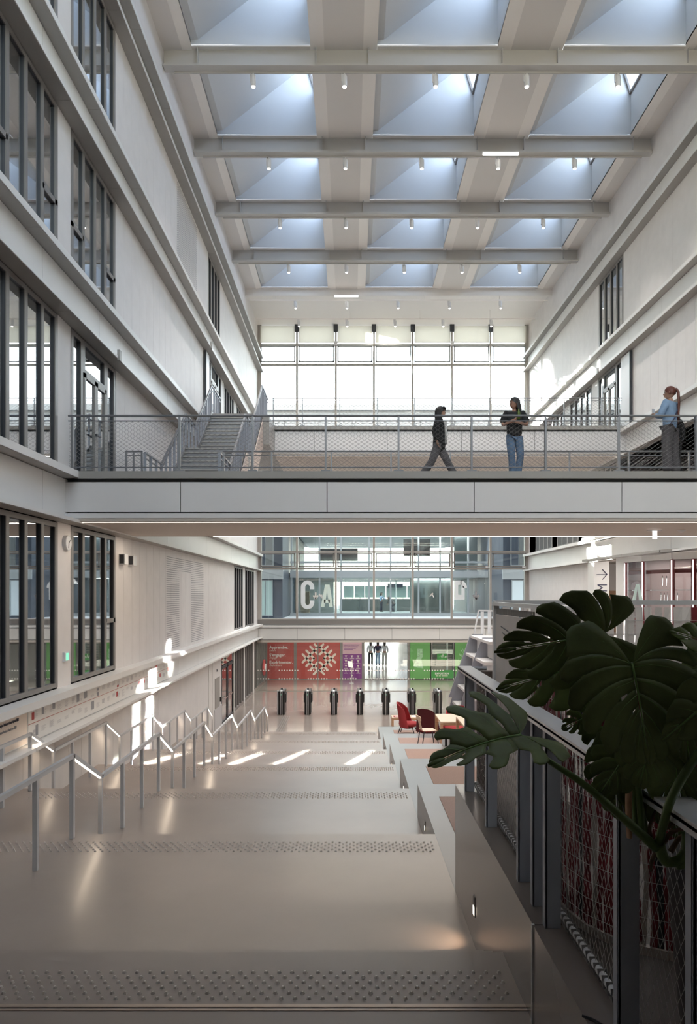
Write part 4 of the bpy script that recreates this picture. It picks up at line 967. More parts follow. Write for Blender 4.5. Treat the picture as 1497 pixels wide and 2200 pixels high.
pix = [(12.15, -2.2, .1, .13, 1), (12.55, -2.17, .08, .22, 0), (13.0, -2.15, .12, .13, 0), (14.15, -2.2, .14, .16, 0), (14.55, -2.18, .16, .17, 0), (15.3, -2.12, .09, .05, 0), (15.3, -2.2, .09, .04, 0), (15.3, -2.24, .09, .05, 0), (12.3, -2.5, .1, .19, 0), (14.95, -2.48, .16, .17, 0),
       (16.6, -2.22, .12, .05, 1), (16.55, -2.44, .12, .12, 1), (18.3, -2.44, .16, .14, 1), (18.75, -2.4, .1, .09, 1), (19.4, -2.42, .14, .12, 1), (19.9, -2.2, .14, .16, 1), (20.3, -2.42, .12, .1, 1), (21.2, -2.35, .3, .13, 1)]
for y, z, a, b, c in pix: (mr if c else mp).box(xb + .008, xb + .0098, y, y + a, z, z + b)
mt_.obj('fine_print', 'ink_m', t)['kind'] = 'stuff'; mr.obj('red_pictures', 'ink_r', t); mp.obj('grey_pictures', 'ink_g', t)

# ================================================================== RIGHT SIDE, level 0: auditorium corner and glazed cloakroom
au = empty('auditorium_pier', (10.9, 30.2, -1.7), 'white pier lettered AUDITORIUM with an arrow, right of centre', 'pier')
MB().box(10.55, 11.2, 30.2, 31.0, -1.8, 1.5).obj('pier_body', 'web', au)
text('lettering', 'AUDITORIUM', (11.10, 30.19, -2.50), .60, 'ink_b', au, rot=(R(90), R(-90), 0), sx=.80)
m = MB(); AX, AZ = 10.88, .84
m.bar((AX - .22, 30.18, AZ), (AX + .22, 30.18, AZ), .075, .02); m.bar((AX + .22, 30.18, AZ), (AX + .02, 30.18, AZ + .22), .075, .02); m.bar((AX + .22, 30.18, AZ), (AX + .02, 30.18, AZ - .22), .075, .02); m.obj('arrow', 'ink_b', au)
MB().box(11.2, 12.4, 32.6, 32.8, -1.8, 1.6).obj('recess_wall', 'wall', au); MB().box(11.6, 12.4, 32.5, 32.6, -1.8, .15).obj('door_leaf', 'wood', au)
t = empty('wall_screen', (10.72, 33.8, 0), 'narrow dark notice screen on the white right wall near the pier', 'screen')
MB().box(10.68, 10.78, 32.9, 33.6, -1.0, .1).obj('screen_body', 'ink_b', t)
# curved slab edge over the cloakroom
co = empty('trim_4', (13, 22, 1.4), kind='structure')
def curve_wall(pts, z0, z1, th, name, mt, par):
    m = MB(); m.smooth = False
    for a, b in zip(pts[:-1], pts[1:]):
        d = Vector((b[0] - a[0], b[1] - a[1], 0)).normalized(); n = Vector((d.y, -d.x, 0)) * th
        m.prism([(a[0], a[1], z0), (b[0], b[1], z0), (b[0] + n.x, b[1] + n.y, z0), (a[0] + n.x, a[1] + n.y, z0)], (0, 0, z1 - z0))
    return m.obj(name, mt, par)
edge = [(10.5, 30.2), (10.55, 26), (10.8, 23.4), (11.4, 21.6), (12.5, 20.4), (14, 19.9), (17, 19.7)]
curve_wall(edge, 1.50, 2.22, .06, 'fascia_panel', 'web', co); curve_wall([(x - .22, y - .1) for x, y in edge], 2.25, 2.39, .3, 'upper_lip', 'web', co); curve_wall([(x - .2, y - .08) for x, y in edge], 1.38, 1.47, .3, 'lower_lip', 'flange', co)
m = MB(); pts = [(x, y, 1.40) for x, y in edge] + [(17, 33, 1.40), (10.5, 33, 1.40)]; m.prism(pts, (0, 0, .02)); m.obj('soffit', 'ceil', co)
MB().box(XR, 18, 12, 42, 2.3, 5.6).obj('upper_mass', 'wallback', co)
ck2 = empty('wall_cloakroom', (12, 24, -1.7), kind='structure')
cl = [(10.35, 27.0), (10.6, 25.2), (11.05, 23.9), (11.9, 23.1), (13.2, 22.8), (16.5, 22.7)]
# solid surround and glazed band
curve_wall(cl, 1.18, 1.42, .08, 'lintel', 'web', ck2); curve_wall([cl[0], (10.43, 26.4)], -1.75, 1.2, .08, 'pier', 'web', ck2)
cz = [(10.43, 26.4), (10.6, 25.2), (11.05, 23.9), (11.55, 23.42), (12.4, 22.98), (13.4, 22.8), (14.6, 22.76), (16.5, 22.7)]
for a, b in zip(cz[:-1], cz[1:]):
    curve_wall([a, b], -1.7, 1.18, .012, 'pane', 'glass', ck2)
    MB().box(a[0] - .06, a[0] + .06, a[1] - .02, a[1] + .12, -1.7, 1.2).obj('mullion', 'redframe', ck2)
    MB().box(a[0] - .085, a[0] - .05, a[1] - .05, a[1] - .02, -1.7, 1.15).obj('tube_light', 'led_w', ck2)
curve_wall([(x + .1, y + .15) for x, y in cz], -.95, -.91, .05, 'shelf_rail', 'redframe', ck2); curve_wall([(x + .1, y + .15) for x, y in cz], .72, .86, .05, 'shelf_rail', 'redframe', ck2); curve_wall([(x + .1, y + .15) for x, y in cz], .12, .15, .03, 'hanger_rail', 'chrome', ck2)
MB().box(10.6, 17, 26.6, 26.7, -1.7, 1.4).obj('room_interior', 'brown', ck2)
MB().box(10.5, 17, 22.0, 31, -1.9, -1.7).obj('level_floor', 'floor', ck2)
# coat hangers glinting behind the glass
random.seed(5)
hg = MB(); zz = .12
def hanger(x, y, z, s=.2, lb=''):
    m = MB(); m.tube([(x, y, z + .1), (x + .02, y, z + .05), (x, y, z), (x + s * .3, y + s * .7, z - .26), (x + .06, y + s * .3, z - .32), (x - s * .3, y - s * .6, z - .26), (x, y, z)], .016, 5)
    o = m.obj('coat_hanger', 'chrome'); tag(o, lb, 'hanger', 'cloakroom hangers'); return o
for x0_, x1_, z, n, wh in ((11.15, 11.7, .55, 4, 'upper rail, left bay'), (12.0, 13.0, .55, 5, 'upper rail, right bay'), (11.1, 11.8, -.05, 6, 'lower rail, left bay'), (12.1, 13.3, -.05, 8, 'lower rail, right bay')):
    for i in range(n): hanger(x0_ + (x1_ - x0_) * i / n, 25.0 - (x0_ - 11) * .5, z, .42, f'chrome coat hanger behind the cloakroom glass, {wh}, {ORD[i]} from the left')
t = empty('letter_a', (10.9, 24.8, -.5), 'large pale green letter A stuck on the cloakroom glass', 'letter')
AA = lambda px, py: P(px, py, 24.0)
m = MB(); m.prism([AA(1358, 1290), AA(1366, 1255), AA(1371, 1255), AA(1367.5, 1275), AA(1366, 1290)], (0, .01, 0)); m.prism([AA(1371, 1255), AA(1373, 1255), AA(1381, 1290), AA(1373, 1290), AA(1370, 1270)], (0, .01, 0)); m.prism([AA(1360, 1290), AA(1380, 1290), AA(1380.5, 1298), AA(1358, 1298)], (0, .01, 0)); m.obj('letter_shape', 'mint', t)
# ================================================================== letters on the end glazing
def shape(name, lab, mt, polys, Y=42.2, cat='letter'):
    t = empty(name, P(polys[0][0][0], polys[0][0][1], Y), lab, cat)
    m = MB()
    for q in polys: m.prism([P(x, y, Y) for x, y in q], (0, .012, 0))
    m.obj('letter_shape', mt, t); return t
def ringpoly(cx, cy, rx, ry, tx, ty, a0, a1, n=10):
    out = []
    for i in range(n):
        p, q = R(a0 + (a1 - a0) * i / n), R(a0 + (a1 - a0) * (i + 1) / n)
        out.append([(cx + rx * math.cos(p), cy - ry * math.sin(p)), (cx + rx * math.cos(q), cy - ry * math.sin(q)), (cx + (rx - tx) * math.cos(q), cy - (ry - ty) * math.sin(q)), (cx + (rx - tx) * math.cos(p), cy - (ry - ty) * math.sin(p))])
    return out
cpoly = ringpoly(660.5, 1262, 14.5, 15, 9.5, 9, 0, 180) + ringpoly(660.5, 1294, 14.5, 15, 9.5, 9, 180, 360) + [[(646, 1262), (655.5, 1262), (655.5, 1294), (646, 1294)], [(665.5, 1262), (675, 1262), (675, 1266), (665.5, 1266)], [(665.5, 1290), (675, 1290), (675, 1294), (665.5, 1294)]]
shape('letter_c', 'tall pale blue letter C on the end glass wall', 'ltblue', cpoly)
shape('letter_a', 'mint letter A right of the C on the end glass wall', 'mint', [[(689, 1304), (698, 1256), (703, 1256), (702, 1272), (697, 1304)], [(703, 1256), (708, 1256), (715, 1304), (707, 1304), (702.5, 1272)], [(696, 1288), (708, 1288), (708, 1295), (696, 1295)]])
dpoly = [[(975, 1247), (984, 1247), (984, 1288), (975, 1288)], [(991, 1256), (998, 1262), (998, 1288), (991, 1288)], [(984, 1278), (991, 1278), (991, 1288), (984, 1288)], [(984, 1247), (991, 1247), (991, 1256), (984, 1257)]] + ringpoly(989, 1263, 14, 16, 9, 9, 0, 90, 6)
shape('letter_d', 'pale blue letter D cut off below, right of centre on the end glass wall', 'ltblue', dpoly)
def arrow(lab, cx, cy, s, mt):
    w = 2.2 * s / 10
    shape('arrow_sign', lab, mt, [[(cx - w, cy - s), (cx + w, cy - s), (cx + w, cy + s * .8), (cx - w, cy + s * .8)], [(cx - s * .9, cy), (cx - s * .9 + w * 2, cy - w), (cx + w, cy + s), (cx - w, cy + s)][::-1], [(cx + s * .9, cy), (cx + s * .9 - w * 2, cy - w), (cx - w, cy + s), (cx + w, cy + s)]], cat='arrow')
arrow('small white down arrow between the letters C and A on the end glass', 678, 1280, 7.5, 'white_ink'); arrow('grey down arrow right of the letter D on the end glass', 1022.5, 1279, 9, 'ink_g')
shape('arrow_sign', 'small white slanted arrow beside the letter A on the end glass', 'white_ink', [[(684, 1277), (686, 1275), (692, 1282), (690, 1284)], [(690, 1278), (692, 1277), (693, 1285), (691, 1286)]], cat='arrow')
shape('arrow_sign', 'small pale angled arrow left of the letter D on the end glass', 'white_ink', [[(922, 1281), (924, 1282), (931, 1275), (929, 1273)], [(926, 1275), (928, 1274), (933, 1283), (931, 1284)]], cat='arrow')
# ================================================================== the court and the buildings across it
ct = empty('court', (2.6, 60, -1.7), kind='structure')
MB().box(-30, 35, 43.0, 100, -2.0, -1.65).obj('court_paving', 'court', ct)
# wings with slate blue cladding
def wing(name, lab, x0, x1, y0, y1, zt, wins):
    b = empty(name, ((x0 + x1) / 2, y0, -1.7), lab, 'building')
    MB().box(x0, x1, y0, y1, -1.7, zt).obj('body', 'bblue', b)
    for z in (1.0, 5.1, 9.2): MB().box(x0 - .05, x1 + .05, y0 - .12, y0, z, z + .75).obj('slab_band', 'bband', b)
    for (a, c, z0, z1, mt) in wins:
        w_ = MB().box(a, c, y0 - .05, y0 - .01, z0, z1).obj('window', 'bframe', b)
        mid = (a + c) / 2
        MB().box(a + .07, mid - .03, y0 - .08, y0 - .05, z0 + .07, z1 - .07).obj('pane', mt[0], w_); MB().box(mid + .03, c - .07, y0 - .08, y0 - .05, z0 + .07, z1 - .07).obj('pane', mt[1], w_)
    return b
wing('court_building', 'slate blue wing with frosted windows across the court, left side', -14, -4.6, 47.5, 70, 8.5, [(-6.25, -5.25, -1.5, .95, ('frost', 'frost')), (-6.3, -5.2, 1.9, 5.0, ('bblue', 'bdark')), (-7.8, -6.7, 1.9, 5.0, ('bblue', 'bdark'))])
wing('court_building', 'slate blue wing with a pale blue window across the court, right side', 10.4, 24, 47.5, 70, 8.5, [(10.95, 12.6, -1.5, .95, ('ltblue', 'frost')), (10.9, 12.0, 1.9, 5.0, ('bblue', 'bdark')), (12.3, 13.2, 1.9, 5.0, ('bblue', 'bdark'))])
gh = empty('glass_building', (2.6, 54, -1.7), 'glazed hall with white mullions and two figures inside, across the court', 'building')
x = -4.4; i = 0
cols = []
while x < 10.3: cols.append(x); x += 1.62 if i % 2 else 2.1; i += 1
for x in cols: MB().box(x - .06, x + .06, 52.4, 52.6, -1.65, 7.4).obj('mullion', 'bframe', gh)
for z0, z1 in ((-1.65, -1.45), (1.22, 1.75), (2.3, 2.45), (4.6, 5.3), (7.2, 7.6)): MB().box(-4.5, 10.35, 52.35, 52.65, z0, z1).obj('transom', 'bframe', gh)
for a, b in zip(cols[:-1], cols[1:]):
    MB().box(a + .06, b - .06, 52.49, 52.51, -1.45, 1.22).obj('pane', 'gtint', gh); MB().box(a + .06, b - .06, 52.49, 52.51, 1.75, 4.6).obj('pane', 'gtint', gh)
MB().box(-4.5, 10.35, 52.7, 76, 1.3, 1.6).obj('floor_slab', 'bgrey', gh); MB().box(-4.5, 10.35, 52.7, 76, 5.0, 5.3).obj('floor_slab', 'bgrey', gh); MB().box(-4.5, 10.35, 52.6, 76, -1.66, -1.6).obj('hall_floor', 'bgrey', gh)
MB().box(-4.5, -1.4, 58, 60, -1.6, 1.3).obj('core_wall', 'bdark', gh); MB().box(5.0, 8.1, 56, 58.5, -1.6, 1.3).obj('core_wall', 'bdark', gh); MB().box(-3.9, -3.2, 55, 55.2, -1.6, 0.2).obj('wood_screen', 'wood_lt', gh)
MB().box(4.2, 6.3, 55.0, 55.1, 3.0, 4.3).obj('brown_panel', 'brown', gh); MB().box(-2.5, .6, 55.0, 55.1, 2.6, 3.6).obj('brown_panel', 'brown', gh); MB().box(8.4, 10.2, 56, 56.1, 1.7, 4.9).obj('core_wall', 'bgrey', gh)
for i in range(9): MB().box(-.6 + i * 1.0, .36 + i * 1.0, 66, 66.05, -.35, .75).obj('frosted_screen', 'frost', gh)
MB().box(-1.0, 8.4, 66.1, 66.3, -1.6, -.45).obj('low_counter', 'bdark', gh); MB().box(3.5, 4.9, 65.0, 65.4, .6, .95).obj('parked_van_roof', 'ink_b', gh)
for x in (-.8, 1.7, 4.2, 6.7): MB().box(x - .06, x + .06, 64, 64.12, -1.6, 1.3).obj('column', 'bframe', gh)
for i in range(14): MB().box(-1.2 + i * .72, -1.15 + i * .72, 70, 70.05, -1.6, 1.3).obj('rear_mullion', 'bframe', gh)
# upper white building behind, seen over the footbridge
ub = empty('white_building', (3, 70, -1.7), 'sunlit white building with grey window bands behind the glass wall', 'building')
MB().box(-26, 34, 76, 90, 6, 20.5).obj('body', 'bwhite', ub)
for z0, z1, x0, x1 in ((15.0, 16.6, -12, 26), (9.6, 10.4, -12, 26)): MB().box(x0, x1, 75.9, 76, z0, z1).obj('window_band', 'bband2', ub)
MB().box(-26, 34, 75.6, 76.2, 19.9, 20.6).obj('parapet', 'bwhite', ub)
MB().prism([(-9.6, 72, 17.0), (-5.0, 72, 17.0), (-3.4, 72, 15.2), (-9.6, 72, 15.2)], (0, 3.9, 0)).obj('roof_box', 'bband2', ub)
MB().prism([(9.5, 72, 9.8), (13.6, 72, 9.8), (13.6, 72, 12.4), (11.3, 72, 12.4)], (0, 3.9, 0)).obj('roof_box', 'bband2', ub)
# ================================================================== PEOPLE
def skinmesh(name, verts, edges, mt, parent, sub=2, root=0):
    """a smooth limb surface grown from a joint graph; verts = (x,y,z,rx,ry)"""
    me = bpy.data.meshes.new(name); me.from_pydata([v[:3] for v in verts], edges, []); o = bpy.data.objects.new(name, me); COL.objects.link(o)
    md = o.modifiers.new('skin', 'SKIN'); md.use_smooth_shade = True
    for i, v in enumerate(verts):
        sv = me.skin_vertices[0].data[i]; sv.radius = (v[3], v[4] if len(v) > 4 else v[3]); sv.use_root = (i == root)
    sb = o.modifiers.new('sub', 'SUBSURF'); sb.levels = sub; sb.render_levels = sub
    bpy.context.view_layer.update()
    nm = bpy.data.meshes.new_from_object(o.evaluated_get(bpy.context.evaluated_depsgraph_get()))
    bpy.data.objects.remove(o)
    nm.name = name; nm.materials.clear(); nm.materials.append(M[mt])
    for p in nm.polygons: p.use_smooth = True; p.material_index = 0
    r = bpy.data.objects.new(name, nm); COL.objects.link(r); r.parent = parent
    return r
def merge_into(o, mb):
    """append a builder's faces to an object's mesh so the body stays one mesh"""
    bm = bmesh.new(); bm.from_mesh(o.data); base = [bm.verts.new(p) for p in mb.v]
    for f, s_ in zip(mb.f, mb.sm):
        try: nf = bm.faces.new([base[i] for i in f]); nf.smooth = True
        except ValueError: pass
    bm.to_mesh(o.data); bm.free()
def person(lab, loc, rz, H, J, top='black_c', topr=1.0, legs='grey_c', legw=1.0, hair='hair_b', hairstyle='bob', skin='skin', sleeve='long', shoes='black', head_turn=0., inner=None, hem=.0, extra=None, group=None):
    """J: joints in metres for a 1.70 m figure facing -Y (local), x to the figure's left."""
    k = H / 1.70
    t = empty('person', loc, lab, 'person', group, local=True, rz=rz)
    def q(n): return Vector(J[n]) * k
    hip, ch, nk, hd = q('pelvis'), q('chest'), q('neck'), q('head')
    V = []; E = []
    def av(p, r, ry=None): V.append((p[0], p[1], p[2], r * k, (ry if ry else r) * k)); return len(V) - 1
    a = av(hip, .125, .095); w_ = av(hip.lerp(ch, .5), .105, .08); c = av(ch, .12, .09); n_ = av(nk, .048); hb = av(nk.lerp(hd, .45), .046)
    E += [(a, w_), (w_, c), (c, n_), (n_, hb)]
    hands = {}
    for s_ in ('L', 'R'):
        sg = 1 if s_ == 'L' else -1
        sh, el, wr_, hn = q('sh' + s_), q('el' + s_), q('wr' + s_), q('ha' + s_)
        i1 = av(sh, .052); i2 = av(el, .038); i3 = av(wr_, .025); i4 = av(wr_.lerp(hn, .55), .034, .018)
        E += [(c, i1), (i1, i2), (i2, i3), (i3, i4)]; hands[s_] = (wr_, hn)
        hp, kn, an, to = q('hip' + s_), q('kn' + s_), q('an' + s_), q('to' + s_)
        j1 = av(hp, .085); j2 = av(kn, .055); j3 = av(an, .036); j4 = av(to, .034, .026)
        E += [(a, j1), (j1, j2), (j2, j3), (j3, j4)]
    body = skinmesh('body', V, E, skin, t)
    m = MB(); m.smooth = True
    # fingers and thumbs
    for s_, (wv, hv) in hands.items():
        d = (hv - wv); L = max(d.length, .05); d = d.normalized(); sd = d.cross(Vector((0, 0, 1)) if abs(d.z) < .8 else Vector((0, 1, 0))).normalized()
        nn = d.cross(sd)
        base = wv + d * L * .62
        for f_ in range(4):
            off = sd * (.022 * (f_ - 1.5)) * k; ln = (.062, .074, .070, .054)[f_] * k
            p0 = base + off; p1 = p0 + d * ln * .55 + nn * .006 * k; p2 = p1 + d * ln * .42 + nn * .022 * k
            m.tube([p0, p1, p2], .0095 * k, 6, .007 * k)
        p0 = wv + d * L * .3 + sd * .028 * k; m.tube([p0, p0 + (sd * .6 + d * .8) * .03 * k, p0 + (sd * .5 + d) * .052 * k + nn * .01 * k], .011 * k, 6, .008 * k)
    # head with face
    hz = head_turn; cs, sn = math.cos(hz), math.sin(hz)
    def hp_(x, y, z): return hd + Vector((x * cs - y * sn, x * sn + y * cs, z)) * k
    nu, nv = 18, 14; vs = []
    for j in range(nv + 1):
        v = math.pi * j / nv; z = -math.cos(v) * .118; r = max(.001, math.sin(v))
        for i in range(nu):
            u_ = 2 * math.pi * i / nu; x = math.cos(u_) * r * .076; y = math.sin(u_) * r * .095
            if z < 0: x *= 1 + z * 2.2; y = y * (1 + z * 1.0) - .012 * (z / -.118)
            front = max(0, -math.sin(u_)) ** 3
            if z < -.01: y -= front * .006
            if -.005 < z < .04: y += front * .008 * r       # eye hollow
            vs.append(hp_(x, y, z))
    m.add(vs, [(j * nu + i, j * nu + (i + 1) % nu, (j + 1) * nu + (i + 1) % nu, (j + 1) * nu + i) for j in range(nv) for i in range(nu)])
    m.add([hp_(0, -.094, .022), hp_(-.015, -.086, -.028), hp_(.015, -.086, -.028), hp_(0, -.120, -.022), hp_(0, -.088, -.036)], [(0, 1, 3), (0, 3, 2), (1, 4, 3), (4, 2, 3)])   # nose
    for z_, w2 in ((-.052, .024), (-.062, .02)): m.tube([hp_(-w2, -.088, z_), hp_(0, -.099, z_), hp_(w2, -.088, z_)], .005 * k, 6)   # lips
    for sg in (1, -1): m.tube([hp_(sg * .074, .0, .02), hp_(sg * .084, .008, .005), hp_(sg * .076, .0, -.025)], .009 * k, 6)      # ears
    merge_into(body, m)
    e = MB(); e.smooth = True
    for sg in (1, -1): e.ball(hp_(sg * .028, -.083, .015), .010 * k, .007 * k, .006 * k, 8, 6); e.tube([hp_(sg * .046, -.083, .034), hp_(sg * .03, -.092, .040), hp_(sg * .014, -.09, .036)], .0035 * k, 5)
    e.obj('eyes', 'black', t)
    # hair
    h = MB(); h.smooth = True; vs = []; nu = 18; nv = 10
    for j in range(nv + 1):
        v = math.pi * (.0 + .62 * j / nv)
        for i in range(nu):
            u_ = 2 * math.pi * i / nu; fr_ = max(0, -math.sin(u_))
            lim = 1 - .42 * fr_ ** 1.3
            vv = v * lim
            vs.append(hp_(math.cos(u_) * math.sin(vv) * .090, math.sin(u_) * math.sin(vv) * .108 + .008, .012 + math.cos(vv) * .122))
    h.add(vs, [(j * nu + i, (j + 1) * nu + i, (j + 1) * nu + (i + 1) % nu, j * nu + (i + 1) % nu) for j in range(nv) for i in range(nu)])
    if hairstyle == 'bob':
        for i in range(13):
            u_ = R(0 + 180 * i / 12); x, y = math.cos(u_) * .078, math.sin(u_) * .092 + .012
            h.tube([hp_(x * .8, y * .8, .08), hp_(x * 1.08, y * 1.05, .0), hp_(x * 1.08, y * 1.08, -.10), hp_(x * .98, y * 1.0, -.20)], .024 * k, 7, .014 * k)
        for i in range(6): x = -.055 + .022 * i; h.tube([hp_(x, -.05, .11), hp_(x * 1.1, -.098, .075), hp_(x * 1.1, -.100, .038)], .016 * k, 6, .008 * k)
    elif hairstyle == 'long':
        for i in range(11):
            u_ = R(8 + 164 * i / 10); x, y = math.cos(u_) * .080, math.sin(u_) * .095 + .01
            h.tube([hp_(x * .8, y * .8, .07), hp_(x * 1.05, y * 1.05, -.05), hp_(x * 1.1, y * 1.2 + .02, -.22), hp_(x * 1.2, y * 1.1 + .04, -.36)], .028 * k, 7, .012 * k)
    elif hairstyle == 'pony':
        h.ball(hp_(0, .105, .05), .032 * k, .032 * k, .034 * k, 10, 8)
        for i in range(5): h.tube([hp_(0, .11, .06), hp_(.012 * (i - 2), .15, .0), hp_(.016 * (i - 2), .165, -.2), hp_(.014 * (i - 2), .155, -.42), hp_(.004 * (i - 2), .15, -.60)], .030 * k, 8, .010 * k)
    h.obj('hair', hair, t)
    # trousers
    V = []; E = []
    a = av(hip + Vector((0, 0, .05)) * k, .138, .108)
    for s_ in ('L', 'R'):
        hp, kn, an = q('hip' + s_), q('kn' + s_), q('an' + s_); d = (an - kn).normalized()
        j1 = av(hp + Vector((0, 0, -.02)) * k, .098 * (legw * .5 + .5)); j1b = av(hp.lerp(kn, .5), .082 * legw); j2 = av(kn, .070 * legw); j3 = av(kn.lerp(an, .55), .068 * legw * legw ** .3); j4 = av(an + d * .035 * k, .072 * legw * legw ** .4)
        E += [(a, j1), (j1, j1b), (j1b, j2), (j2, j3), (j3, j4)]
    tr_ = skinmesh('trousers', V, E, legs, t)
    # upper garment
    V = []; E = []
    hm = hip + Vector((0, 0, .06 - hem)) * k
    a = av(hm, .150 * topr, .122 * topr); w_ = av(hip.lerp(ch, .55), .136 * topr, .108 * topr); c = av(ch, .138 * topr, .105 * topr); n_ = av(ch.lerp(nk, .62), .085, .07)
    E += [(a, w_), (w_, c), (c, n_)]
    for s_ in ('L', 'R'):
        sh, el, wr_ = q('sh' + s_), q('el' + s_), q('wr' + s_)
        i1 = av(sh, .068 * topr); E.append((c, i1))
        if sleeve == 'long': i2 = av(el, .058 * topr); i3 = av(el.lerp(wr_, .88), .044 * topr); E += [(i1, i2), (i2, i3)]
        else: i2 = av(sh.lerp(el, .86), .072 * topr); E += [(i1, i2)]
    g = skinmesh({'long': 'jacket', 'short': 'shirt'}[sleeve] if inner or sleeve == 'short' else 'shirt', V, E, top, t, root=2)
    if inner:
        m = MB(); m.smooth = True; c0 = ch + Vector((0, -.075, .0)) * k
        m.prism([ch + Vector((-.06, -.118 * topr, .16)) * k, ch + Vector((.06, -.118 * topr, .16)) * k, hip + Vector((.085, -.135 * topr, -.03)) * k, hip + Vector((-.085, -.135 * topr, -.03)) * k], (0, .05 * k, 0)); m.obj('inner_top', inner, t)
    for s_ in ('L', 'R'):
        an, to = q('an' + s_), q('to' + s_); d = (to - an); m = MB(); m.smooth = True
        f_ = Vector((d.x, d.y, 0)).normalized(); m2 = an + Vector((0, 0, -.045)) * k
        m.tube([m2 - f_ * .05 * k, m2 - f_ * .02 * k, m2 + f_ * .08 * k, to + f_ * .05 * k + Vector((0, 0, -.005)) * k], .043 * k, 9, .03 * k); m.obj('shoe', shoes, t)
    if extra: extra(t, k, q)
    return t
base = dict(pelvis=(0, 0, .93), chest=(0, .0, 1.24), neck=(0, .01, 1.42), head=(0, -.01, 1.575),
            shL=(.17, .01, 1.37), shR=(-.17, .01, 1.37), elL=(.22, .03, 1.09), elR=(-.22, .03, 1.09), wrL=(.22, -.04, .85), wrR=(-.22, -.04, .85), haL=(.22, -.06, .76), haR=(-.22, -.06, .76),
            hipL=(.085, 0, .88), hipR=(-.085, 0, .88), knL=(.10, -.02, .49), knR=(-.10, -.02, .49), anL=(.11, .03, .09), anR=(-.11, .03, .09), toL=(.13, -.10, .04), toR=(-.13, -.10, .04))
def pose(**kw): d = dict(base); d.update(kw); return d
# walking woman: local -Y is her front, she walks towards +X in the hall
walk = pose(knL=(.09, -.20, .50), anL=(.09, -.42, .10), toL=(.09, -.56, .10), knR=(-.09, .16, .48), anR=(-.09, .40, .14), toR=(-.09, .30, .05), pelvis=(0, 0, .90), hipL=(.08, -.02, .86), hipR=(-.08, .02, .86),
            elR=(-.23, .12, 1.10), wrR=(-.22, .06, .86), haR=(-.21, .03, .77), elL=(.22, .02, 1.09), wrL=(.22, -.05, .86), haL=(.21, -.07, .77), chest=(0, -.02, 1.22), head=(0, -.04, 1.565), neck=(0, -.01, 1.41))
person('woman with dark bob in black jacket and grey trousers walking right on the footbridge', (1.93, 15.2, 2.39), R(90), 1.70, walk, 'black_c', 1.28, 'grey_c', 1.2, 'hair_b', 'bob', inner='white_c', hem=.24)
# woman with folded arms holding a bottle, looking to the left
fold = pose(elL=(.25, -.06, 1.12), wrL=(.02, -.23, 1.14), haL=(-.08, -.23, 1.15), elR=(-.25, -.06, 1.12), wrR=(-.02, -.21, 1.20), haR=(.07, -.22, 1.26), knL=(.12, -.01, .49), anL=(.06, .02, .09), toL=(.08, -.11, .04), knR=(-.06, -.03, .49), anR=(-.02, .03, .09), toR=(-.04, -.10, .04))
def bottle(t, k, q):
    m = MB(); m.smooth = True; m.lathe(q('haR') + Vector((-.03, -.05, -.02)), [(.005, -.05), (.03, -.05), (.032, .08), (.013, .13), (.013, .16)], 12); m.use(0); o = m.obj('bottle', 'leaf_l'); o.parent = None
    o.matrix_world = Matrix.Translation(t.location) @ Matrix.Rotation(t.rotation_euler.z, 4, 'Z'); tag(o, 'small yellow green drink bottle held by the woman in the black T-shirt', 'bottle')
person('woman in black T-shirt and blue jeans with folded arms, looking left', (3.47, 14.75, 2.39), R(-4), 1.76, fold, 'black_c', 1.22, 'denim', 1.12, 'hair_b', 'long', skin='skin2', sleeve='short', head_turn=R(-68), hem=.16, extra=bottle)
# woman in blue seen from behind, looking at a phone
phone = pose(elL=(.24, -.06, 1.10), wrL=(.13, -.22, 1.18), haL=(.08, -.28, 1.23), elR=(-.24, -.06, 1.10), wrR=(-.10, -.22, 1.16), haR=(-.04, -.29, 1.20), anL=(.12, .02, .09), anR=(-.13, .03, .09), knL=(.12, 0, .49), knR=(-.12, 0, .49))
def phone_(t, k, q):
    m = MB(); m.box(-.03, .04, -.35, -.33, 1.20, 1.34); o = m.obj('phone', 'white', None); o.matrix_world = Matrix.Translation(t.location) @ Matrix.Rotation(t.rotation_euler.z, 4, 'Z') @ Matrix.Scale(k, 4); tag(o, 'white phone held by the woman in the light blue shirt', 'phone')
    s_ = MB(); s_.smooth = True; s_.tube([(-.09, .10, 1.44), (-.02, .145, 1.30), (.10, .155, 1.12), (.22, .12, .98)], .012, 6); s_.obj('bag_strap', 'ink_b', t)
person('woman with auburn ponytail in light blue shirt and grey trousers, seen from behind', (6.46, 14.1, 2.39), R(180 + 36), 1.80, phone, 'blue_c', 1.18, 'grey_c', 1.35, 'hair_r', 'pony', hem=.17, head_turn=R(22), extra=phone_)
person('person in black mostly hidden behind the woman in light blue', (6.95, 15.0, 2.39), R(200), 1.66, pose(), 'black_c', 1.1, 'black_c', 1.25, 'hair_b', 'long')
# three walking away down the corridor
stride = pose(knL=(.09, -.10, .50), anL=(.09, -.16, .10), toL=(.09, -.29, .07), knR=(-.09, .06, .49), anR=(-.09, .20, .13), toR=(-.09, .10, .05))
for px, tp, lg, nm, lw, ph in ((796, 'white_c', 'black_c', 'person in white top and black trousers walking away, leftmost of three', 1.0, 0), (811.5, 'navy_c', 'denim_l', 'person in navy top and pale jeans walking away, middle of three', 1.12, 1), (826, 'white_c', 'beige_c', 'person in white top and beige trousers walking away, rightmost of three', 1.15, 0)):
    person(nm, ((px - 752) / F * 55.5, 55.5, GR), R(180), 1.98, stride if ph else pose(knL=base['knL'], anR=(-.09, .12, .10), toR=(-.09, 0, .04)), tp, 1.08, lg, lw, 'hair_b', 'bob', group=None)
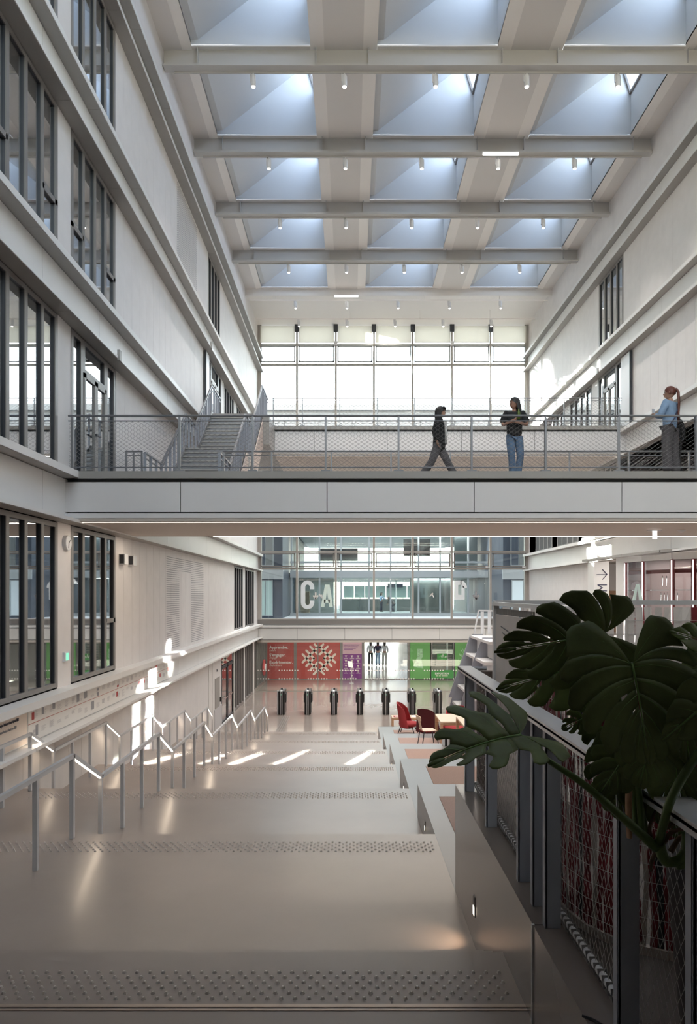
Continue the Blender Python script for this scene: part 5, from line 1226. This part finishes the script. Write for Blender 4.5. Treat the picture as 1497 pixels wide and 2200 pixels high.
# two figures in the glazed hall across the court
person('distant standing person in pale shirt inside the hall across the court', (2.78, 62.5, -1.6), R(70), 1.75, pose(elL=(.2, -.2, 1.15), wrL=(.18, -.42, 1.1), haL=(.18, -.5, 1.1)), 'bblue_c' if 'bblue_c' in M else 'blue_c', 1.1, 'navy_c', 1.1, 'hair_b', 'bob')
bend = pose(chest=(0, -.22, 1.05), neck=(0, -.33, 1.16), head=(0, -.42, 1.24), shL=(.17, -.3, 1.12), shR=(-.17, -.3, 1.12), elL=(.2, -.42, .88), elR=(-.2, -.42, .88), wrL=(.15, -.5, .7), wrR=(-.15, -.5, .7), haL=(.12, -.55, .63), haR=(-.12, -.55, .63), pelvis=(0, .05, .72), hipL=(.085, .05, .68), hipR=(-.085, .05, .68), knL=(.1, -.2, .45), knR=(-.1, -.2, .45))
person('distant bending person in dark clothes inside the hall across the court', (3.85, 62.5, -1.6), R(-80), 1.7, bend, 'grey_c', 1.1, 'navy_c', 1.1, 'hair_b', 'bob')
# ================================================================== NETTED GUARD on the cheek wall
gd = empty('guard', (1.1, 4, CT), 'blue grey steel guard with wide flat posts and cable net, right foreground', 'railing')
GT = -.70
for y in (6.40, 5.41, 4.386, 4.04, 3.776, 2.75, 2.15, 1.2):
    zt = GT - .01
    MB().box(1.055, 1.14, y, y + .012, CT, zt).obj('post', 'steel2', gd, bevel=.002)
    MB().box(1.055, 1.065, y - .0, y + .05, CT, zt).obj('post_flange', 'steel2', gd)
MB().box(1.03, 1.155, 1.0, 6.68, GT - .012, GT + .012).obj('handrail_flat', 'steel_lt', gd); MB().box(1.03, 1.045, 1.0, 6.68, GT - .03, GT).obj('handrail_lip', 'steel_lt', gd)
MB().tube([(1.06, 6.66, GT - .01), (1.30, 6.66, GT - .01)], .018, 8).obj('end_rail', 'steel', gd); MB().tube([(1.10, 6.66, GT - .10), (1.30, 6.66, GT - .10)], .014, 8).obj('end_rail', 'steel', gd)
MB().tube([(1.165, .8, CT + .05), (1.165, 6.5, CT + .05)], .019, 10).obj('net_tube', 'steel_lt', gd)
MB().tube([(1.165, .8, GT - .04), (1.165, 6.5, GT - .04)], .008, 6).obj('net_tube', 'steel', gd)
m = MB()
y = .9
while y < 6.4: m.bar((1.165, y, CT + .026), (1.165, y + .02, CT + .076), .045, .004); y += .055
m.obj('lacing', 'cable', gd)['kind'] = 'stuff'
m = MB(); net(m, .9, 6.42, CT + .07, GT - .05, lambda u, z: (1.166, u, z), .055, .0021, ang=.62); m.obj('cable_net', 'cable_lt', gd)['kind'] = 'stuff'
# tall enclosure: perforated sheet on the left, guard rail across the back
en = empty('enclosure', (1.3, 5.6, -1.9), 'tall grey perforated sheet enclosure with white top rail behind the guard', 'screen')
zt = -.092
MB().box(1.285, 1.335, 6.25, 6.31, -1.9, zt).obj('post', 'steel_lt', en)
MB().box(1.30, 1.306, 4.9, 6.24, -1.9, zt - .09).obj('perforated_sheet', 'panel', en)
MB().prism([(1.28, 6.3, zt - .012), (1.34, 6.3, zt - .012), (1.34, 3.4, zt - .012), (1.28, 3.4, zt - .012)], (0, 0, .03)).obj('top_rail', 'steel_lt', en)
m = MB(); y = 4.95
while y < 6.2: m.box(1.297, 1.309, y, y + .012, zt - .085, zt - .035); y += .03
m.obj('slot_row', 'cable', en)['kind'] = 'stuff'
MB().box(1.30, 4.8, 6.27, 6.33, zt - .005, zt + .035).obj('back_rail', 'steel_lt', en)
for i, (y, z0) in enumerate(((6.0, -.28), (5.95, -.33))): MB().bar((1.296, y, z0), (1.296, 5.1, z0 - .10), .006).obj('tie_cable', 'dark', en)
def curtain(name, lab, pts, z0, z1, pat, step, seed, wires, amp=.012):
    """vertical straps laced on wires along a plan polyline"""
    rr = random.Random(seed); t = empty(name, (pts[0][0], pts[0][1], z0), lab, 'strap screen')
    V = [Vector((p[0], p[1], 0)) for p in pts]; Ls = [0]
    for a, b in zip(V[:-1], V[1:]): Ls.append(Ls[-1] + (b - a).length)
    def at(s):
        for i in range(len(V) - 1):
            if s <= Ls[i + 1] or i == len(V) - 2: f = (s - Ls[i]) / (Ls[i + 1] - Ls[i]); return V[i].lerp(V[i + 1], f), (V[i + 1] - V[i]).normalized()
    s = 0.; i = 0; cache = {}
    while s < Ls[-1] - step * .5:
        c = pat[i % len(pat)]; w_ = step * (1.0 if c in 'RB' else .95) * rr.uniform(.7, 1.1)
        nm = 'strap'; mt = {'R': 'strap_r', 'W': 'strap_w', 'G': 'panel', 'B': 'blackm', 'P': 'strap_p'}[c]
        m = MB(); n = 9
        ph = rr.uniform(0, 6)
        L_ = []; R_ = []
        for j in range(n + 1):
            z = z0 + (z1 - z0) * j / n; wob = amp * math.sin(ph + j * 1.7); p, d = at(max(0, s + wob)); q, _ = at(max(0, s + w_ + wob * .6)); nn = Vector((d.y, -d.x, 0)) * (.006 * math.sin(ph + j * 2.3))
            L_.append(p + nn + Vector((0, 0, z))); R_.append(q - nn + Vector((0, 0, z)))
        for j in range(n): m.quad(L_[j], R_[j], R_[j + 1], L_[j + 1])
        m.obj(nm, mt, t); s += step; i += 1
    m = MB(); z = z0 + .06
    while z < z1:
        for a, b in zip(V[:-1], V[1:]):
            n_ = Vector(((b - a).normalized().y, -(b - a).normalized().x, 0)) * .012
            m.bar(a + n_ + Vector((0, 0, z)), b + n_ + Vector((0, 0, z)), .004, n=3, cap=False); m.bar(a - n_ + Vector((0, 0, z)), b - n_ + Vector((0, 0, z)), .004, n=3, cap=False)
        z += wires
    s = 0
    while s < Ls[-1]:
        p, d = at(s); n_ = Vector((d.y, -d.x, 0)) * .014; m.bar(p + n_ + Vector((0, 0, z0)), p + n_ + Vector((0, 0, z1)), .0035, n=3, cap=False); m.bar(p - n_ + Vector((0, 0, z0)), p - n_ + Vector((0, 0, z1)), .0035, n=3, cap=False); s += step * 2.2
    m.obj('wire_grid', 'cable_lt', t)['kind'] = 'stuff'
    m = MB()
    for a, b in zip(V[:-1], V[1:]): m.bar(a + Vector((0, 0, z0 - .02)), b + Vector((0, 0, z0 - .02)), .035, .05)
    m.obj('base_rail', 'strap_w', t)
    return t
curtain('strap_screen', 'curved screen of dark red and beige straps laced on wires behind the guard', [(1.272, 4.9), (1.272, 4.45), (1.285, 4.12), (1.335, 3.93), (1.43, 3.785), (1.53, 3.70), (1.66, 3.63), (1.9, 3.56), (2.5, 3.52)], -1.86, -.36, 'RWRRRBRRWRRRRWRRWRBR', .036, 3, .095)
curtain('strap_screen', 'far screen of grey, beige and thin red straps under the white back rail', [(1.36, 6.25), (4.7, 6.25)], -1.86, -.12, 'PGPGPRGPPGRPGGP', .085, 9, .12, amp=.008)
t = empty('graffiti_column', (1.5, 7.0, -1.9), 'dark column covered in scribbles and red paint between the first two guard posts', 'column')
MB().box(1.24, 1.42, 6.75, 6.85, GR, -.75).obj('column_body', mat('scribbled_brown', (.10, .075, .065), .7, var=.6, vscale=22), t)
m = MB(); random.seed(4)
for i in range(46):
    x = random.uniform(1.25, 1.40); z = random.uniform(-1.75, -.8)
    m.bar((x, 6.745, z), (x + random.uniform(-.02, .02), 6.745, z + random.uniform(-.02, .02)), .004)
m.obj('scribbles', 'cream', t)['kind'] = 'stuff'
m = MB(); m.ball((1.40, 6.75, -1.02), .04, .02, .03); m.obj('red_patch', 'ink_r', t)
t = empty('power_cable', (1.2, 2.9, -2.35), 'thin dark cable curling over the cheek wall edge at the bottom right', 'cable')
MB().tube([(.99, 2.98, CT + .01), (1.03, 2.95, CT + .008), (1.08, 2.88, CT + .008), (1.13, 2.90, CT + .008), (1.17, 2.98, CT + .008)], .006, 6).obj('cable_run', 'black', t)
# ================================================================== MONSTERA
pl = empty('potted_monstera', (1.4, 2.5, -1.9), 'large dark green monstera in a tall dark planter behind the net, right foreground', 'plant')
PC = (1.46, 2.62)
m = MB(); m.smooth = True
m.lathe((PC[0], PC[1], -1.895), [(.01, 0), (.17, 0), (.19, .1), (.255, .86), (.262, .90), (.24, .90), (.235, .85), (.01, .84)], 28); m.obj('planter', 'pot', pl)
m = MB(); m.smooth = True; m.lathe((PC[0], PC[1], -1.06), [(.01, .03), (.22, .0), (.234, -.01)], 24); m.obj('soil', 'soil', pl)
random.seed(21)
def leaf(O, T, wid, lab=None, roll=0., lobes=7, mt='leaf', droop=.25, fold=.25, seed=0, sx=(1, 1), cut=.74, back=1.0, toward=None, heart=1.0, g=(.36, .66)):
    """split monstera leaf: O petiole joint, T tip, wid half width; veins sweep out from the midrib and gaps open between the lobes."""
    rr = random.Random(seed); O = Vector(O); T = Vector(T); ax = (T - O); L = ax.length; ax.normalize()
    view = (toward or Vector((0, -1, 0)))
    nrm = (view - ax * view.dot(ax)).normalized(); sd = ax.cross(nrm); rm = Matrix.Rotation(roll, 3, ax); nrm = rm @ nrm; sd = rm @ sd
    m = MB(); m.smooth = True
    def pt(q, s, side):
        """q 0..1 round from the back lobe to the tip, s 0..1 outwards"""
        t = max(0., (q - .30) / .70); o = .0 + L * .86 * t ** 1.05
        ang = R(158) * (1 - q) ** .85 + R(14) * q if q < 1 else R(0)
        ang = R(160 - 146 * q ** .8)
        Rr = wid * (.92 + .20 * math.sin(math.pi * min(1, q * 1.05))) * (1 - .62 * q ** 2.6) * (back if q < .3 else 1)
        Rr = Rr if q < .999 else L * .14
        a = ang - .55 * s * (1 - .5 * q) * (1 if q > .12 else .4)
        x = o + Rr * s * math.cos(a); y = Rr * s * math.sin(a) * sx[0 if side > 0 else 1] + .004
        r_ = math.hypot(x, y)
        z = -droop * (r_ / max(L, wid)) ** 2 * wid + fold * abs(y) * .35 - .10 * wid * math.sin(q * 17 + side) * s ** 2 * .35
        return O + ax * x + sd * (y * side) + nrm * z
    NS = 11; NT = 4
    def wf(s, s0, hole):
        # lobe width share along s
        w_ = 1.0
        if s > s0: w_ = 1 - (1 - cut) * min(1, (s - s0) / .10)
        if hole and hole[0] < s < hole[1]: w_ = 1 - .26 * math.sin(math.pi * (s - hole[0]) / (hole[1] - hole[0]))
        if s > .86: w_ *= max(.25, math.sqrt(max(0, 1 - ((s - .86) / .145) ** 2)))
        return w_
    for side in (1, -1):
        prev_s0 = 2
        qs = [0.0]; 
        for i in range(lobes): qs.append(qs[-1] + rr.uniform(.85, 1.15) * (1.15 if i < 1 else 1))
        qs = [v / qs[-1] * .985 for v in qs]
        gaps = [2.] + [rr.uniform(*g) for _ in range(lobes - 1)] + [2.]
        holes = [None] + [((.16, .16 + rr.uniform(.12, .2)) if rr.random() < .6 else None) for _ in range(lobes - 1)] + [None]
        for i in range(lobes):
            qa, qb = qs[i], qs[i + 1]; qc = (qa + qb) / 2; hw = (qb - qa) / 2
            rows_ = []
            for j in range(NS + 1):
                s = j / NS
                if s > .8: s = .8 + (s - .8) * 1.0
                wl_ = wf(s, gaps[i], holes[i]); wr_ = wf(s, gaps[i + 1], holes[i + 1])
                rows_.append([pt(qc + hw * ((wl_ if tt < 0 else wr_) * tt), s, side) for tt in [(-1 + 2 * k_ / NT) for k_ in range(NT + 1)]])
            W_ = NT + 1; vs = [p for r_ in rows_ for p in r_]
            fs = [(j * W_ + k_, j * W_ + k_ + 1, (j + 1) * W_ + k_ + 1, (j + 1) * W_ + k_) for j in range(NS) for k_ in range(NT)]
            if side < 0: fs = [f[::-1] for f in fs]
            m.add(vs, fs)
    # the point beyond the last lobes
    A = [pt(.985, s, 1) for s in (0, .5, 1)]; B = [pt(.985, s, -1) for s in (0, .5, 1)]
    m.add(A + B, [(0, 3, 4, 1), (1, 4, 5, 2)])
    o = m.obj('leaf', mt, pl)
    sm_ = o.modifiers.new('thick', 'SOLIDIFY'); sm_.thickness = .0016
    # ribs
    v = MB(); v.smooth = True; n = 8
    pts_ = []
    for j in range(n + 1):
        x = L * .97 * j / n; z = -droop * (x / max(L, wid)) ** 2 * wid; pts_.append(O + ax * x + nrm * (z + .0018))
    v.tube(pts_, .0042 * (L / .3) ** .5, 6, .0012)
    for side in (1, -1):
        for i in range(lobes):
            q = (i + .5) / lobes * .95
            v.tube([pt(q, s, side) + nrm * .0012 for s in (0, .25, .5, .75)], .0014, 4, .0006)
    v.obj('rib', 'vein', o)
    return o
LF = [  # joint px,py,Y ; tip ; half width px ; options
    ((1300, 1362, 2.35), (1078, 1398, 2.30), 126, dict(seed=1, lobes=7, roll=.12, sx=(.80, .95), droop=.18, cut=.88, back=.9, g=(.45, .8))),
    ((1357, 1426, 2.00), (1398, 1612, 1.92), 150, dict(seed=2, lobes=7, roll=-.05, droop=.15, cut=.90, sx=(1, .9), g=(.45, .8))),
    ((1240, 1433, 2.62), (1070, 1478, 2.60), 82, dict(seed=5, lobes=6, roll=.3, droop=.2, cut=.86, sx=(.8, 1.05), g=(.4, .7))),
    ((1118, 1580, 2.20), (932, 1604, 2.05), 100, dict(seed=4, lobes=5, roll=1.12, droop=.5, cut=.42, fold=.7, sx=(1.5, 1.1), g=(.3, .5))),
    ((1352, 1608, 2.25), (1290, 1706, 2.25), 66, dict(seed=8, lobes=6, roll=.25, droop=.2, cut=.76)),
    ((1530, 1385, 2.05), (1444, 1352, 2.0), 44, dict(seed=9, lobes=4, roll=.5, mt='leaf_l', cut=.96)),
    ((1395, 1592, 2.15), (1378, 1678, 2.1), 74, dict(seed=10, lobes=5, roll=0.1, cut=.97, droop=.1)),
    ((1262, 1538, 2.5), (1210, 1566, 2.5), 32, dict(seed=11, lobes=5, cut=.70, roll=.2)),
    ((1455, 1455, 2.15), (1492, 1640, 2.1), 98, dict(seed=12, lobes=5, roll=-.2, cut=.90, droop=.2)),
    ((1530, 1500, 1.9), (1425, 1592, 1.88), 60, dict(seed=13, lobes=4, roll=.2, cut=.97, mt='leaf')),
    ((1442, 1600, 2.35), (1470, 1745, 2.35), 90, dict(seed=14, lobes=6, roll=.1, cut=.9)),
    ((1385, 1640, 2.5), (1430, 1770, 2.5), 80, dict(seed=15, lobes=6, roll=-.1, cut=.9)),
    ((1320, 1640, 2.55), (1330, 1762, 2.55), 62, dict(seed=16, lobes=5, roll=.1, cut=.84)),
    ((1500, 1700, 2.5), (1460, 1800, 2.5), 70, dict(seed=17, lobes=5, roll=.1, cut=.9)),
    ((1296, 1560, 2.6), (1330, 1640, 2.6), 50, dict(seed=18, lobes=5, roll=.1, cut=.8)),
    ((1190, 1440, 2.75), (1240, 1520, 2.7), 30, dict(seed=19, lobes=4, roll=.4, cut=.85)),
]
for (a, b, w_, kw) in LF:
    leaf(P(*a), P(*b), w_ / F * a[2], **kw)
base_ = P(1418, 1818, 2.35)
def stem(pts, r, r2=None, mt='stem', nm='petiole'):
    m = MB(); m.smooth = True
    # smooth through points
    V = [Vector(p) for p in pts]; out = []
    for i in range(len(V) - 1):
        p0, p1, p2, p3 = V[max(i - 1, 0)], V[i], V[i + 1], V[min(i + 2, len(V) - 1)]
        for j in range(5):
            t = j / 5; out.append(.5 * ((2 * p1) + (p2 - p0) * t + (2 * p0 - 5 * p1 + 4 * p2 - p3) * t * t + (3 * p1 - p0 - 3 * p2 + p3) * t ** 3))
    out.append(V[-1]); m.tube(out, r, 8, r2); m.obj(nm, mt, pl)
stem([P(1410, 1822, 2.3), P(1330, 1750, 2.28), P(1250, 1682, 2.25), P(1165, 1625, 2.22), P(1118, 1580, 2.20)], .017, .006)
stem([P(1415, 1812, 2.3), P(1440, 1720, 2.2), P(1485, 1640, 2.1), P(1545, 1560, 2.0)], .015, .012)
stem([P(1380, 1800, 2.4), P(1372, 1700, 2.4), P(1362, 1600, 2.3), P(1352, 1500, 2.15), P(1357, 1426, 2.01)], .013, .006)
stem([P(1390, 1800, 2.5), P(1350, 1600, 2.5), P(1320, 1450, 2.45), P(1300, 1362, 2.36)], .012, .005)
stem([P(1390, 1800, 2.6), P(1300, 1620, 2.65), P(1262, 1500, 2.65), P(1240, 1433, 2.63)], .010, .005)
stem([P(1420, 1800, 2.5), P(1450, 1600, 2.3), P(1455, 1455, 2.16)], .011, .006)
stem([P(1352, 1800, 2.42), P(1350, 1745, 2.42), P(1351, 1690, 2.42), P(1354, 1648, 2.42)], .010, .014, 'sheath', 'dry_sheath')
stem([P(1372, 1790, 2.45), P(1366, 1720, 2.45), P(1362, 1650, 2.45)], .022, .018, 'stem', 'cane')
for i, q in enumerate([[(1410, 1818), (1428, 1780), (1455, 1765), (1470, 1775)], [(1440, 1830), (1460, 1800), (1480, 1790), (1490, 1770)], [(1412, 1825), (1400, 1850), (1398, 1872)], [(1420, 1820), (1440, 1790), (1470, 1782), (1482, 1800)], [(1402, 1815), (1395, 1780), (1408, 1740)], [(1414, 1810), (1422, 1770), (1415, 1735)]]):
    stem([P(x, y, 2.32 + .03 * i) for x, y in q], .010, .004, 'bark', 'aerial_root')
for i, q in enumerate([[(1416, 1815), (1430, 1850), (1460, 1846), (1478, 1815)], [(1478, 1790), (1470, 1850), (1452, 1860)]]): stem([P(x, y, 2.3) for x, y in q], .020, .014, 'stem', 'cane')
